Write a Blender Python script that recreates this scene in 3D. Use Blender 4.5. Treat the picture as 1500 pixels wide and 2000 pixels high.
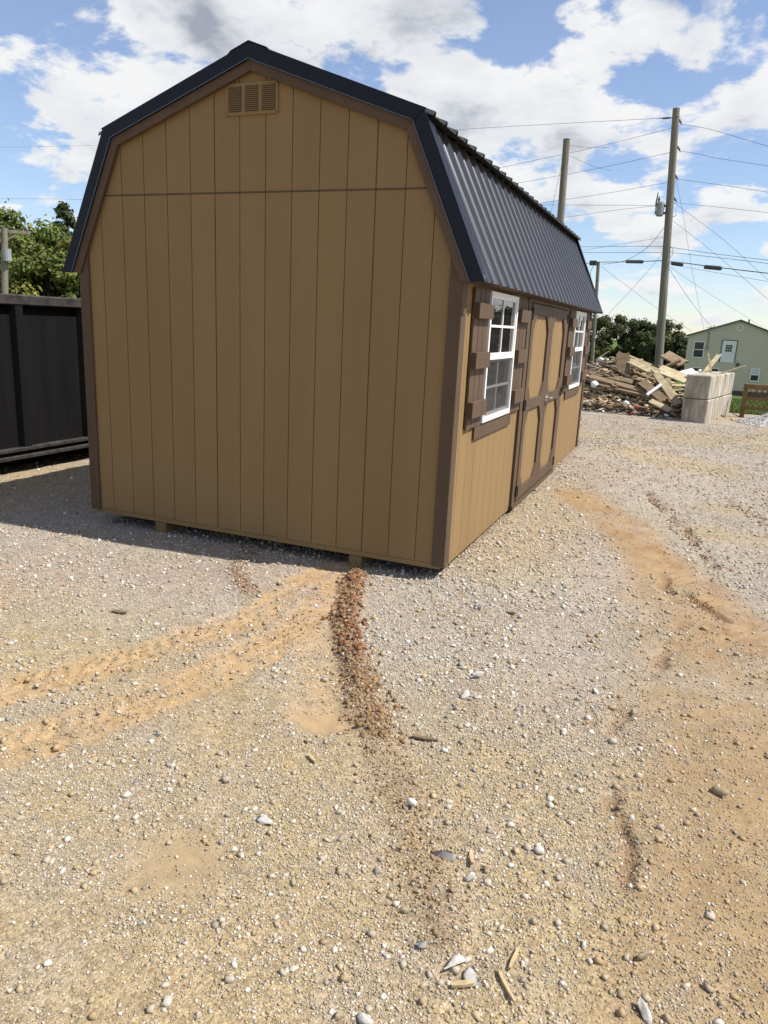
import bpy, math, random
import numpy as np
from mathutils import Vector, Matrix

scene = bpy.context.scene
for _o in list(bpy.data.objects):
    bpy.data.objects.remove(_o, do_unlink=True)

# ------------------------------------------------------------------ camera
CAM = (4.4577, -4.6571, 1.5874)
YAW, PITCH, ROLL = -0.3797, -0.2481, 0.0474
fwd = Vector((math.sin(YAW) * math.cos(PITCH), math.cos(YAW) * math.cos(PITCH), math.sin(PITCH)))
rgt = Vector((math.cos(YAW), -math.sin(YAW), 0))
upv = rgt.cross(fwd)
r2 = math.cos(ROLL) * rgt + math.sin(ROLL) * upv
u2 = -math.sin(ROLL) * rgt + math.cos(ROLL) * upv
cam_d = bpy.data.cameras.new('camera')
cam = bpy.data.objects.new('camera', cam_d)
scene.collection.objects.link(cam)
cam.matrix_world = Matrix(((r2.x, u2.x, -fwd.x, CAM[0]), (r2.y, u2.y, -fwd.y, CAM[1]),
                           (r2.z, u2.z, -fwd.z, CAM[2]), (0, 0, 0, 1)))
cam_d.sensor_fit = 'HORIZONTAL'
cam_d.sensor_width = 36.0
cam_d.lens = 1445.2 / 1500 * 36.0
cam_d.clip_start = 0.05
cam_d.clip_end = 3000
scene.camera = cam
scene.render.resolution_x, scene.render.resolution_y = 768, 1024

# ------------------------------------------------------------------ light
SUN_EL, SUN_AZ = math.radians(55), math.radians(81.4)      # azimuth clockwise from +Y
sun_dir = Vector((math.sin(SUN_AZ) * math.cos(SUN_EL), math.cos(SUN_AZ) * math.cos(SUN_EL), math.sin(SUN_EL)))
sl = bpy.data.lights.new('sun', 'SUN')
sl.energy = 5.0
sl.angle = math.radians(0.53)
sl.color = (1.0, 0.945, 0.86)
so = bpy.data.objects.new('sun', sl)
so.rotation_euler = sun_dir.to_track_quat('Z', 'Y').to_euler()
scene.collection.objects.link(so)

vs = scene.view_settings
vs.view_transform = 'Standard'
vs.look = 'None'
vs.exposure = 0.5
vs.gamma = 1.0
vs.use_curve_mapping = False
scene.cycles.max_bounces = 6
scene.cycles.diffuse_bounces = 3
scene.cycles.glossy_bounces = 3
scene.cycles.transparent_max_bounces = 8

world = bpy.data.worlds.new('World')
scene.world = world
world.use_nodes = True


def build_world():
    nt = world.node_tree
    nt.nodes.clear()
    N, L = nt.nodes.new, nt.links.new

    def math_(op, a, b=None, c=None, clamp=False):
        n = N('ShaderNodeMath')
        n.operation = op
        n.use_clamp = clamp
        for i, v in enumerate((a, b, c)):
            if v is None:
                continue
            if isinstance(v, (int, float)):
                n.inputs[i].default_value = v
            else:
                L(v, n.inputs[i])
        return n.outputs[0]
    out = N('ShaderNodeOutputWorld')
    sky = N('ShaderNodeTexSky')
    sky.sky_type = 'NISHITA'
    sky.sun_disc = False
    sky.sun_elevation = SUN_EL
    sky.sun_rotation = SUN_AZ
    sky.air_density = 1.0
    sky.dust_density = 0.15
    sky.ozone_density = 2.2
    bg = N('ShaderNodeBackground')
    bg.inputs[1].default_value = 0.105
    tint = N('ShaderNodeMix')
    tint.data_type, tint.blend_type = 'RGBA', 'MULTIPLY'
    tint.inputs[0].default_value = 1
    L(sky.outputs[0], tint.inputs[6])
    tint.inputs[7].default_value = (0.92, 0.94, 1.04, 1)
    L(tint.outputs[2], bg.inputs[0])
    tc = N('ShaderNodeTexCoord')
    sep = N('ShaderNodeSeparateXYZ')
    L(tc.outputs['Generated'], sep.inputs[0])
    zz = math_('ADD', math_('MAXIMUM', sep.outputs[2], 0.0), 0.28)
    comb = N('ShaderNodeCombineXYZ')
    L(math_('DIVIDE', sep.outputs[0], zz), comb.inputs[0])
    L(math_('DIVIDE', sep.outputs[1], zz), comb.inputs[1])
    comb.inputs[2].default_value = 3.7

    def noise(vec, scale, detail, rough, dist=0.0):
        n = N('ShaderNodeTexNoise')
        L(vec, n.inputs['Vector'])
        n.inputs['Scale'].default_value = scale
        n.inputs['Detail'].default_value = detail
        n.inputs['Roughness'].default_value = rough
        n.inputs['Distortion'].default_value = dist
        return n.outputs[0]
    P = comb.outputs[0]
    n0 = noise(P, 4.0, 12, 0.60, 0.15)
    n1 = math_('ADD', math_('MULTIPLY', math_('SUBTRACT', n0, 0.5), 1.35), 0.5)
    # larger cloud masses and openings where they stood that day, as directions
    blobs = CLOUD_BLOBS
    acc = None
    for (dx, dy, dz, rad, amp) in blobs:
        d = N('ShaderNodeVectorMath')
        d.operation = 'DOT_PRODUCT'
        L(tc.outputs['Generated'], d.inputs[0])
        d.inputs[1].default_value = Vector((dx, dy, dz)).normalized()
        m = N('ShaderNodeMapRange')
        m.interpolation_type = 'SMOOTHSTEP'
        m.inputs[1].default_value = math.cos(rad)
        m.inputs[2].default_value = 1.0
        m.inputs[3].default_value = 0.0
        m.inputs[4].default_value = amp
        L(d.outputs['Value'], m.inputs[0])
        acc = m.outputs[0] if acc is None else math_('ADD', acc, m.outputs[0])
    dens = math_('ADD', n1, acc)
    cover = N('ShaderNodeMapRange')
    cover.interpolation_type = 'SMOOTHSTEP'
    for i, v in enumerate((0.488, 0.61, 0.11, 1.0)):
        cover.inputs[i + 1].default_value = v
    L(dens, cover.inputs[0])
    # the same noise a little way towards the sun gives lit tops and grey undersides
    off = N('ShaderNodeVectorMath')
    off.operation = 'ADD'
    L(P, off.inputs[0])
    off.inputs[1].default_value = (0.05, -0.11, 0.0)
    n2 = noise(off.outputs[0], 4.0, 5, 0.55, 0.15)
    shade = math_('ADD', math_('MULTIPLY', math_('SUBTRACT', n2, 0.5), 1.6),
                  math_('MULTIPLY', math_('SUBTRACT', dens, 0.55), 0.55))
    ramp = N('ShaderNodeValToRGB')
    L(math_('ADD', shade, 0.25, clamp=True), ramp.inputs[0])
    e = ramp.color_ramp.elements
    e[0].position, e[0].color = 0.18, (1.0, 1.0, 1.0, 1)
    e[1].position, e[1].color = 0.72, (0.40, 0.43, 0.50, 1)
    m_ = ramp.color_ramp.elements.new(0.44)
    m_.color = (0.86, 0.88, 0.91, 1)
    bgc = N('ShaderNodeBackground')
    L(ramp.outputs[0], bgc.inputs[0])
    bgc.inputs[1].default_value = 0.66
    mix = N('ShaderNodeMixShader')
    L(math_('MULTIPLY', cover.outputs[0], 0.97), mix.inputs[0])
    L(bg.outputs[0], mix.inputs[1])
    L(bgc.outputs[0], mix.inputs[2])
    L(mix.outputs[0], out.inputs[0])


CLOUD_BLOBS = [
    (-.592, .749, .296, .16, .16), (-.434, .846, .309, .10, .12), (-.329, .909, .256, .11, .14),
    (-.181, .942, .283, .10, .10), (-.130, .933, .336, .08, .10), (.002, .961, .276, .08, .12),
    (-.084, .985, .152, .12, .12), (-.692, .70, .176, .07, .10), (-.236, .946, .222, .10, .12),
    (-.471, .818, .329, .05, -.09), (-.372, .882, .289, .04, -.09), (-.712, .687, .147, .07, -.12),
    (-.227, .918, .325, .06, -.09), (0.0, .949, .316, .05, -.09), (-.118, .972, .201, .05, -.12),
    (.021, .996, .085, .06, -.10), (-.76, .62, .10, .12, -.09),
]
build_world()

# ------------------------------------------------------------------ helpers
COL = scene.collection
rng = np.random.default_rng(7)
random.seed(7)


class MB:
    """collects shapes; build() links them as one mesh object"""

    def __init__(s):
        s.v, s.f = [], []

    def add(s, vs_, fs_):
        b = len(s.v)
        s.v += [tuple(p) for p in vs_]
        s.f += [tuple(i + b for i in f) for f in fs_]
        return s

    def box(s, x0, x1, y0, y1, z0, z1):
        return s.add([(x0, y0, z0), (x1, y0, z0), (x1, y1, z0), (x0, y1, z0), (x0, y0, z1), (x1, y0, z1), (x1, y1, z1), (x0, y1, z1)],
                     [(0, 3, 2, 1), (4, 5, 6, 7), (0, 1, 5, 4), (1, 2, 6, 5), (2, 3, 7, 6), (3, 0, 4, 7)])

    def bar(s, a, b, w, h, up=(0, 0, 1)):
        """box along a-b, w wide, h along the up side"""
        a, b = Vector(a), Vector(b)
        d = (b - a).normalized()
        upn = Vector(up)
        sd = d.cross(upn)
        if sd.length < 1e-4:
            sd = d.cross(Vector((1, 0, 0)))
        sd.normalize()
        u = sd.cross(d).normalized()
        q = []
        for p in (a, b):
            for i, j in ((-1, -1), (1, -1), (1, 1), (-1, 1)):
                q.append(p + sd * (w / 2 * i) + u * (h / 2 * j))
        return s.add(q, [(0, 1, 2, 3), (7, 6, 5, 4), (0, 4, 5, 1), (1, 5, 6, 2), (2, 6, 7, 3), (3, 7, 4, 0)])

    def prism(s, poly, axis, d0, d1):
        """2D polygon (ccw) extruded along an axis: 'y' takes (x,z), 'x' takes (y,z), 'z' takes (x,y)"""
        def P(p, d):
            return {'y': (p[0], d, p[1]), 'x': (d, p[0], p[1]), 'z': (p[0], p[1], d)}[axis]
        n = len(poly)
        vs_ = [P(p, d0) for p in poly] + [P(p, d1) for p in poly]
        fs_ = [tuple(range(n))[::-1], tuple(range(n, 2 * n))] + [(i, (i + 1) % n, n + (i + 1) % n, n + i) for i in range(n)]
        return s.add(vs_, fs_)

    def tube(s, pts, radii, n=8, cap=True):
        pts = [Vector(p) for p in pts]
        if isinstance(radii, (int, float)):
            radii = [radii] * len(pts)
        b = len(s.v)
        for i, p in enumerate(pts):
            d = (pts[min(i + 1, len(pts) - 1)] - pts[max(i - 1, 0)]).normalized()
            a = d.cross(Vector((0, 0, 1)))
            if a.length < 1e-3:
                a = d.cross(Vector((0, 1, 0)))
            a.normalize()
            c = d.cross(a)
            for k in range(n):
                t = 2 * math.pi * k / n
                s.v.append(tuple(p + (a * math.cos(t) + c * math.sin(t)) * radii[i]))
        for i in range(len(pts) - 1):
            for k in range(n):
                s.f.append((b + i * n + k, b + i * n + (k + 1) % n, b + (i + 1) * n + (k + 1) % n, b + (i + 1) * n + k))
        if cap:
            s.f.append(tuple(b + k for k in range(n))[::-1])
            e = b + (len(pts) - 1) * n
            s.f.append(tuple(e + k for k in range(n)))
        return s

    def build(s, name, mat, parent=None, smooth=False, bevel=0.0):
        me = bpy.data.meshes.new(name)
        me.from_pydata(s.v, [], s.f)
        if smooth:
            me.polygons.foreach_set('use_smooth', [True] * len(me.polygons))
        me.materials.append(mat)
        me.update()
        o = bpy.data.objects.new(name, me)
        COL.objects.link(o)
        if parent is not None:
            o.parent = parent
            o.matrix_parent_inverse = parent.matrix_world.inverted()
        fix_normals(me)
        if bevel:
            m = o.modifiers.new('bevel', 'BEVEL')
            m.width = bevel
            m.segments = 1
            m.limit_method = 'ANGLE'
        return o


def fix_normals(me):
    import bmesh
    bm = bmesh.new()
    bm.from_mesh(me)
    bmesh.ops.recalc_face_normals(bm, faces=bm.faces)
    bm.to_mesh(me)
    bm.free()


def tag(o, label=None, cat=None, group=None, kind=None):
    if label:
        o['label'] = label
    if cat:
        o['category'] = cat
    if group:
        o['group'] = group
    if kind:
        o['kind'] = kind
    return o


def empty(name, loc):
    o = bpy.data.objects.new(name, None)
    o.location = loc
    COL.objects.link(o)
    o.matrix_world = Matrix.Translation(loc)
    return o


def np_mesh(name, V, F, mat, color=None, smooth=False, extra=None):
    """fast mesh from numpy arrays: V (n,3), F (m,k); colour per vertex"""
    me = bpy.data.meshes.new(name)
    m, k = F.shape
    me.vertices.add(len(V))
    me.vertices.foreach_set('co', np.ascontiguousarray(V, dtype=np.float32).ravel())
    me.loops.add(m * k)
    me.loops.foreach_set('vertex_index', np.ascontiguousarray(F, dtype=np.int32).ravel())
    me.polygons.add(m)
    me.polygons.foreach_set('loop_start', np.arange(0, m * k, k, dtype=np.int32))
    me.polygons.foreach_set('loop_total', np.full(m, k, dtype=np.int32))
    if smooth:
        me.polygons.foreach_set('use_smooth', np.ones(m, dtype=bool))
    me.update(calc_edges=True)
    if color is not None:
        a = me.attributes.new('col', 'FLOAT_COLOR', 'POINT')
        c4 = np.ones((len(V), 4), dtype=np.float32)
        c4[:, :3] = color
        a.data.foreach_set('color', c4.ravel())
    for nm, arr in (extra or {}).items():
        a = me.attributes.new(nm, 'FLOAT', 'POINT')
        a.data.foreach_set('value', np.ascontiguousarray(arr, dtype=np.float32))
    me.materials.append(mat)
    o = bpy.data.objects.new(name, me)
    COL.objects.link(o)
    return o


# numpy value noise -----------------------------------------------------
_perm = np.random.default_rng(3).random((256, 256))


def vnoise(x, y):
    xi, yi = np.floor(x).astype(int), np.floor(y).astype(int)
    fx, fy = x - xi, y - yi
    fx, fy = fx * fx * (3 - 2 * fx), fy * fy * (3 - 2 * fy)
    g = lambda i, j: _perm[(xi + i) & 255, (yi + j) & 255]
    return (g(0, 0) * (1 - fx) + g(1, 0) * fx) * (1 - fy) + (g(0, 1) * (1 - fx) + g(1, 1) * fx) * fy


def fbm(x, y, oct=4, ox=0.0):
    s, a, t = 0.0, 0.5, 0.0
    for k in range(oct):
        s = s + a * vnoise(x * 2 ** k + 17.3 * k + ox, y * 2 ** k + 9.1 * k + ox * .7)
        t += a
        a *= 0.5
    return s / t


def seg_dist(x, y, pl):
    d = np.full(np.shape(x), 1e9)
    for (ax, ay), (bx, by) in zip(pl[:-1], pl[1:]):
        ux, uy = bx - ax, by - ay
        t = np.clip(((x - ax) * ux + (y - ay) * uy) / (ux * ux + uy * uy), 0, 1)
        d = np.minimum(d, np.hypot(x - ax - t * ux, y - ay - t * uy))
    return d


def sstep(a, b, x):
    t = np.clip((x - a) / (b - a), 0, 1)
    return t * t * (3 - 2 * t)


# ------------------------------------------------------------------ materials
def new_mat(name):
    m = bpy.data.materials.new(name)
    m.use_nodes = True
    nt = m.node_tree
    return m, nt, nt.nodes['Principled BSDF']


def nd(nt, t, **kw):
    n = nt.nodes.new(t)
    for k, v in kw.items():
        if k.startswith('i_'):
            n.inputs[k[2:].replace('_', ' ')].default_value = v
        else:
            setattr(n, k, v)
    return n


def pos_vec(nt, scale=(1, 1, 1)):
    g = nd(nt, 'ShaderNodeNewGeometry')
    mp = nd(nt, 'ShaderNodeMapping')
    mp.inputs['Scale'].default_value = scale
    nt.links.new(g.outputs['Position'], mp.inputs['Vector'])
    return mp.outputs[0]


def var_mat(name, c, rough=0.7, spec=0.3, vary=0.25, scale=(6, 6, 6), bump=0.0, bscale=(60, 60, 60), metallic=0.0,
            c2=None, detail=5, coat=0.0, bdist=0.002, perobj=0.0):
    """colour broken up by noise, fine relief by another noise"""
    m, nt, p = new_mat(name)
    L = nt.links.new
    n = nd(nt, 'ShaderNodeTexNoise', i_Scale=1.0, i_Detail=detail, i_Roughness=0.62)
    L(pos_vec(nt, scale), n.inputs['Vector'])
    r = nd(nt, 'ShaderNodeValToRGB')
    L(n.outputs[0], r.inputs[0])
    c2 = c2 or tuple(v * (1 - vary) for v in c)
    e = r.color_ramp.elements
    e[0].position, e[0].color = 0.32, (*c2, 1)
    e[1].position, e[1].color = 0.68, (*c, 1)
    src = r.outputs[0]
    if perobj:
        oi = nd(nt, 'ShaderNodeObjectInfo')
        mr = nd(nt, 'ShaderNodeMapRange')
        mr.inputs[3].default_value, mr.inputs[4].default_value = 1 - perobj, 1 + perobj
        L(oi.outputs['Random'], mr.inputs[0])
        mu = nd(nt, 'ShaderNodeMix', data_type='RGBA', blend_type='MULTIPLY')
        mu.inputs[0].default_value = 1
        L(src, mu.inputs[6])
        L(mr.outputs[0], mu.inputs[7])
        src = mu.outputs[2]
    L(src, p.inputs['Base Color'])
    p.inputs['Roughness'].default_value = rough
    p.inputs['Specular IOR Level'].default_value = spec
    p.inputs['Metallic'].default_value = metallic
    p.inputs['Coat Weight'].default_value = coat
    if bump:
        n2 = nd(nt, 'ShaderNodeTexNoise', i_Scale=1.0, i_Detail=4.0, i_Roughness=0.6)
        L(pos_vec(nt, bscale), n2.inputs['Vector'])
        b = nd(nt, 'ShaderNodeBump', i_Strength=bump, i_Distance=bdist)
        L(n2.outputs[0], b.inputs['Height'])
        L(b.outputs[0], p.inputs['Normal'])
    return m


def attr_mat(name, rough=0.9, spec=0.2, vary=0.3, scale=40.0, bump=0.0, trans=0.0):
    """base colour from the mesh's own colour attribute, broken up by noise"""
    m, nt, p = new_mat(name)
    L = nt.links.new
    a = nd(nt, 'ShaderNodeAttribute', attribute_name='col')
    n = nd(nt, 'ShaderNodeTexNoise', i_Scale=scale, i_Detail=4.0)
    L(pos_vec(nt), n.inputs['Vector'])
    mr = nd(nt, 'ShaderNodeMapRange')
    mr.inputs[1].default_value, mr.inputs[2].default_value = 0.3, 0.7
    mr.inputs[3].default_value, mr.inputs[4].default_value = 1 - vary, 1 + vary
    L(n.outputs[0], mr.inputs[0])
    mu = nd(nt, 'ShaderNodeMix', data_type='RGBA', blend_type='MULTIPLY')
    mu.inputs[0].default_value = 1
    L(a.outputs['Color'], mu.inputs[6])
    L(mr.outputs[0], mu.inputs[7])
    L(mu.outputs[2], p.inputs['Base Color'])
    p.inputs['Roughness'].default_value = rough
    p.inputs['Specular IOR Level'].default_value = spec
    if bump:
        b = nd(nt, 'ShaderNodeBump', i_Strength=bump, i_Distance=0.002)
        L(n.outputs[0], b.inputs['Height'])
        L(b.outputs[0], p.inputs['Normal'])
    if trans:
        t = nd(nt, 'ShaderNodeBsdfTranslucent')
        L(mu.outputs[2], t.inputs[0])
        mx = nd(nt, 'ShaderNodeMixShader')
        mx.inputs[0].default_value = trans
        L(p.outputs[0], mx.inputs[1])
        L(t.outputs[0], mx.inputs[2])
        L(mx.outputs[0], nt.nodes['Material Output'].inputs[0])
    return m


TAN = (0.252, 0.166, 0.075)
BROWN = (0.110, 0.072, 0.046)
M = {}
M['tan'] = var_mat('tan_siding_paint', TAN, rough=0.66, spec=0.2, vary=0.085, scale=(4, 4, 0.8), bump=0.8, bscale=(90, 90, 8), perobj=0.028)
M['tan_panel'] = M['tan']
M['brown'] = var_mat('brown_trim_paint', BROWN, rough=0.6, spec=0.2, vary=0.22, scale=(7, 7, 2), bump=0.3, bscale=(150, 150, 18), perobj=0.05)
M['navy'] = var_mat('navy_trim_metal', (0.007, 0.010, 0.019), rough=0.45, spec=0.22, vary=0.15, scale=(4, 4, 4))
M['roof'] = var_mat('charcoal_roof_metal', (0.060, 0.061, 0.068), rough=0.29, spec=0.6, vary=0.15, scale=(3, 3, 3), coat=0.25)
M['hem'] = var_mat('light_metal_hem', (0.05, 0.075, 0.11), rough=0.25, spec=0.8, vary=0.1)
M['white'] = var_mat('white_vinyl', (0.80, 0.80, 0.79), rough=0.4, spec=0.4, vary=0.05, scale=(9, 9, 9))
M['black'] = var_mat('black_iron', (0.012, 0.012, 0.013), rough=0.45, spec=0.5, vary=0.3, scale=(20, 20, 20))
M['zinc'] = var_mat('zinc_latch', (0.62, 0.62, 0.62), rough=0.3, metallic=0.9, vary=0.2, scale=(30, 30, 30))
M['skid'] = var_mat('treated_timber', (0.23, 0.15, 0.07), rough=0.85, vary=0.35, scale=(30, 4, 30), bump=0.4, bscale=(80, 10, 80))
M['dark_in'] = var_mat('dark_interior', (0.05, 0.042, 0.035), rough=0.9, vary=0.3)
M['screen'] = var_mat('insect_screen', (0.050, 0.048, 0.047), rough=0.75, spec=0.2, vary=0.15, scale=(300, 300, 300))
M['steel'] = var_mat('black_container_paint', (0.0045, 0.0045, 0.0055), rough=0.65, spec=0.15, vary=0.55, c2=(0.010, 0.0092, 0.0088), scale=(7, 7, 0.5), bump=0.15, bscale=(12, 12, 12), bdist=0.006)
M['rust'] = var_mat('worn_container_rail', (0.055, 0.047, 0.043), rough=0.6, spec=0.4, vary=0.6, scale=(4, 9, 9), c2=(0.012, 0.011, 0.011))
M['pole'] = var_mat('weathered_pole_wood', (0.235, 0.215, 0.17), rough=0.9, vary=0.45, scale=(14, 14, 0.7), bump=0.5, bscale=(30, 30, 2))
M['wire'] = var_mat('dark_wire', (0.075, 0.075, 0.085), rough=0.6, vary=0.2)
M['insul'] = var_mat('grey_insulator', (0.14, 0.14, 0.16), rough=0.4, vary=0.3)
M['trans'] = var_mat('grey_transformer', (0.30, 0.31, 0.31), rough=0.5, vary=0.2)
M['concrete'] = var_mat('rough_concrete', (0.54, 0.495, 0.41), rough=0.95, spec=0.1, vary=0.5, scale=(7, 7, 1.6), bump=1.0, bscale=(26, 26, 26), c2=(0.20, 0.17, 0.135), bdist=0.02, detail=8)
M['fence'] = var_mat('stained_fence_wood', (0.20, 0.125, 0.05), rough=0.85, vary=0.4, scale=(9, 9, 9), bump=0.3, perobj=0.15)
M['pale_wood'] = var_mat('pale_new_lumber', (0.52, 0.43, 0.27), rough=0.85, vary=0.45, scale=(7, 7, 14), bump=0.5, perobj=0.3)
M['old_wood'] = var_mat('weathered_lumber', (0.25, 0.18, 0.11), rough=0.9, vary=0.4, scale=(4, 4, 14), bump=0.4, perobj=0.35)
M['white_scrap'] = var_mat('white_scrap', (0.72, 0.72, 0.72), rough=0.6, vary=0.25, scale=(12, 12, 12))
M['dirt_pile'] = var_mat('dark_pile_dirt', (0.15, 0.125, 0.10), rough=1.0, vary=0.55, scale=(7, 7, 7), bump=1.0, bscale=(16, 16, 16), bdist=0.03)
M['house_wall'] = var_mat('sage_house_siding', (0.60, 0.54, 0.42), rough=0.6, vary=0.07, scale=(0.6, 0.6, 0.6))
M['house_roof'] = var_mat('brown_house_roof', (0.11, 0.095, 0.085), rough=0.7, vary=0.2)
M['glass_far'] = var_mat('house_window_glass', (0.035, 0.037, 0.05), rough=0.12, spec=0.6, vary=0.3)
M['bark'] = var_mat('bark', (0.12, 0.09, 0.065), rough=0.95, vary=0.4, scale=(12, 12, 3), bump=0.6, bscale=(25, 25, 6), bdist=0.02)
M['leaf'] = attr_mat('leaf_green', rough=0.65, spec=0.25, vary=0.3, scale=2.5, trans=0.28)
M['needle'] = attr_mat('needle_green', rough=0.75, spec=0.2, vary=0.3, scale=2.5, trans=0.22)
M['stone'] = attr_mat('gravel_stone', rough=0.92, spec=0.2, vary=0.16, scale=150.0, bump=0.4)
M['clod'] = attr_mat('clay_clod', rough=1.0, spec=0.1, vary=0.3, scale=90.0, bump=0.6)
M['grass'] = attr_mat('grass_blade', rough=0.7, spec=0.2, vary=0.2, scale=3.0, trans=0.25)
M['chip'] = var_mat('splinter_wood', (0.45, 0.34, 0.19), rough=0.85, vary=0.35, scale=(30, 30, 30), perobj=0.25)


def glass_mat():
    m, nt, p = new_mat('window_glass')
    n = nd(nt, 'ShaderNodeTexNoise', i_Scale=1.4, i_Detail=2.0)
    nt.links.new(pos_vec(nt), n.inputs['Vector'])
    r = nd(nt, 'ShaderNodeValToRGB')
    nt.links.new(n.outputs[0], r.inputs[0])
    r.color_ramp.elements[0].color = (0.016, 0.015, 0.016, 1)
    r.color_ramp.elements[1].color = (0.028, 0.026, 0.025, 1)
    nt.links.new(r.outputs[0], p.inputs['Base Color'])
    p.inputs['Roughness'].default_value = 0.015
    p.inputs['IOR'].default_value = 2.5
    b = nd(nt, 'ShaderNodeBump', i_Strength=0.05, i_Distance=0.004)
    nt.links.new(n.outputs[0], b.inputs['Height'])
    nt.links.new(b.outputs[0], p.inputs['Normal'])
    return m


M['glass'] = glass_mat()


def ground_mat():
    m, nt, p = new_mat('gravel_yard')
    L = nt.links.new
    a = nd(nt, 'ShaderNodeAttribute', attribute_name='col')
    g = nd(nt, 'ShaderNodeAttribute', attribute_name='grav')
    P = pos_vec(nt)

    def vor(scale):
        v = nd(nt, 'ShaderNodeTexVoronoi', i_Scale=scale, i_Randomness=1.0)
        L(P, v.inputs['Vector'])
        return v

    def mr(src, a0, a1, b0, b1):
        n = nd(nt, 'ShaderNodeMapRange')
        for i, v in enumerate((a0, a1, b0, b1)):
            n.inputs[i + 1].default_value = v
        L(src, n.inputs[0])
        return n.outputs[0]

    def mul(x, y):
        n = nd(nt, 'ShaderNodeMath', operation='MULTIPLY')
        for i, v in enumerate((x, y)):
            if isinstance(v, (int, float)):
                n.inputs[i].default_value = v
            else:
                L(v, n.inputs[i])
        return n.outputs[0]
    v1, v2 = vor(75.0), vor(190.0)
    s1, s2 = nd(nt, 'ShaderNodeSeparateColor'), nd(nt, 'ShaderNodeSeparateColor')
    L(v1.outputs['Color'], s1.inputs[0])
    L(v2.outputs['Color'], s2.inputs[0])
    f1 = mr(s1.outputs[0], 0, 1, 0.76, 1.26)
    f2 = mr(s2.outputs[1], 0, 1, 0.74, 1.26)
    n1 = nd(nt, 'ShaderNodeTexNoise', i_Scale=9.0, i_Detail=7.0, i_Roughness=0.7)
    L(P, n1.inputs['Vector'])
    f3 = mr(n1.outputs[0], 0.3, 0.7, 0.84, 1.16)
    n3 = nd(nt, 'ShaderNodeTexNoise', i_Scale=320.0, i_Detail=2.0)
    L(P, n3.inputs['Vector'])
    f4 = mr(n3.outputs[0], 0.3, 0.7, 0.86, 1.14)
    fg = mul(f1, f2)
    one = nd(nt, 'ShaderNodeMix', data_type='FLOAT')
    L(g.outputs['Fac'], one.inputs[0])
    one.inputs[2].default_value = 1.0
    L(fg, one.inputs[3])
    fac = mul(mul(one.outputs[0], f3), f4)
    mu = nd(nt, 'ShaderNodeMix', data_type='RGBA', blend_type='MULTIPLY')
    mu.inputs[0].default_value = 1
    L(a.outputs['Color'], mu.inputs[6])
    L(fac, mu.inputs[7])
    L(mu.outputs[2], p.inputs['Base Color'])
    p.inputs['Roughness'].default_value = 0.95
    p.inputs['Specular IOR Level'].default_value = 0.15
    h = nd(nt, 'ShaderNodeMath', operation='ADD')
    L(mul(mr(v1.outputs['Distance'], 0, 0.6, 1, 0), g.outputs['Fac']), h.inputs[0])
    h2 = nd(nt, 'ShaderNodeMath', operation='ADD')
    L(mul(mul(mr(v2.outputs['Distance'], 0, 0.6, 1, 0), g.outputs['Fac']), 0.45), h2.inputs[0])
    L(mul(n3.outputs[0], 0.3), h2.inputs[1])
    L(h2.outputs[0], h.inputs[1])
    b = nd(nt, 'ShaderNodeBump', i_Strength=0.6, i_Distance=0.005)
    L(h.outputs[0], b.inputs['Height'])
    L(b.outputs[0], p.inputs['Normal'])
    return m


M['ground'] = ground_mat()

# ------------------------------------------------------------------ ground
RIDGE = [(2.47, -.12), (2.72, -.85), (3.0, -1.35), (3.27, -1.76), (3.44, -2.02), (3.6, -2.27), (3.74, -2.47), (3.86, -2.65), (3.94, -2.78), (4.02, -2.95)]
CLOD2 = [(1.48, .05), (1.69, -.46), (2.03, -.84)]
TRACK_A = [(2.23, .3), (2.23, -.27), (2.19, -.64), (2.26, -1.24), (2.05, -1.78), (1.85, -2.21), (1.73, -2.45), (1.3, -3.1)]
TRACK_B = [(2.43, -.3), (2.50, -.8), (2.56, -1.28), (2.46, -1.83), (2.29, -2.42), (2.11, -2.78), (1.7, -3.4)]
RED_R = [(3.56, 3.0), (4.12, 2.31), (4.42, 1.43), (4.66, .64), (4.86, -.04), (5.03, -.68), (5.3, -1.6)]
SAND_R = [(3.55, 3.0), (4.15, 1.95), (4.5, 1.0), (4.78, 0.), (4.9, -1.), (4.98, -2.), (5.05, -3.3)]
CLAY_C = [(2.40, -.1), (2.50, -.6), (2.72, -1.15), (2.95, -1.65), (3.12, -1.95)]
RUT1 = [(4.15, 3.87), (4.35, 3.14), (4.56, 2.48), (4.75, 1.7), (4.85, 1.32)]
RUT2 = [(5.0, 4.14), (5.18, 3.59), (5.33, 3.18), (5.6, 2.6)]
RUT2B = [(4.83, 3.2), (5.17, 2.76), (5.29, 2.64)]
RUT3 = [(4.61, .61), (4.75, .37), (4.85, .18)]
RUT4 = [(4.45, .88), (4.6, .18), (4.49, -.7), (4.33, -1.48)]
RUT5 = [(4.40, -2.0), (4.46, -2.25), (4.47, -2.46), (4.5, -2.63), (4.53, -2.75)]
BAND = [(3.31, .36), (3.53, -.84), (3.74, -1.41), (3.96, -1.8), (3.96, -2.37), (4.1, -2.71), (4.13, -3.0)]
BED = [(3.25, 3.2), (3.25, 1.4), (3.3, .5)]


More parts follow.
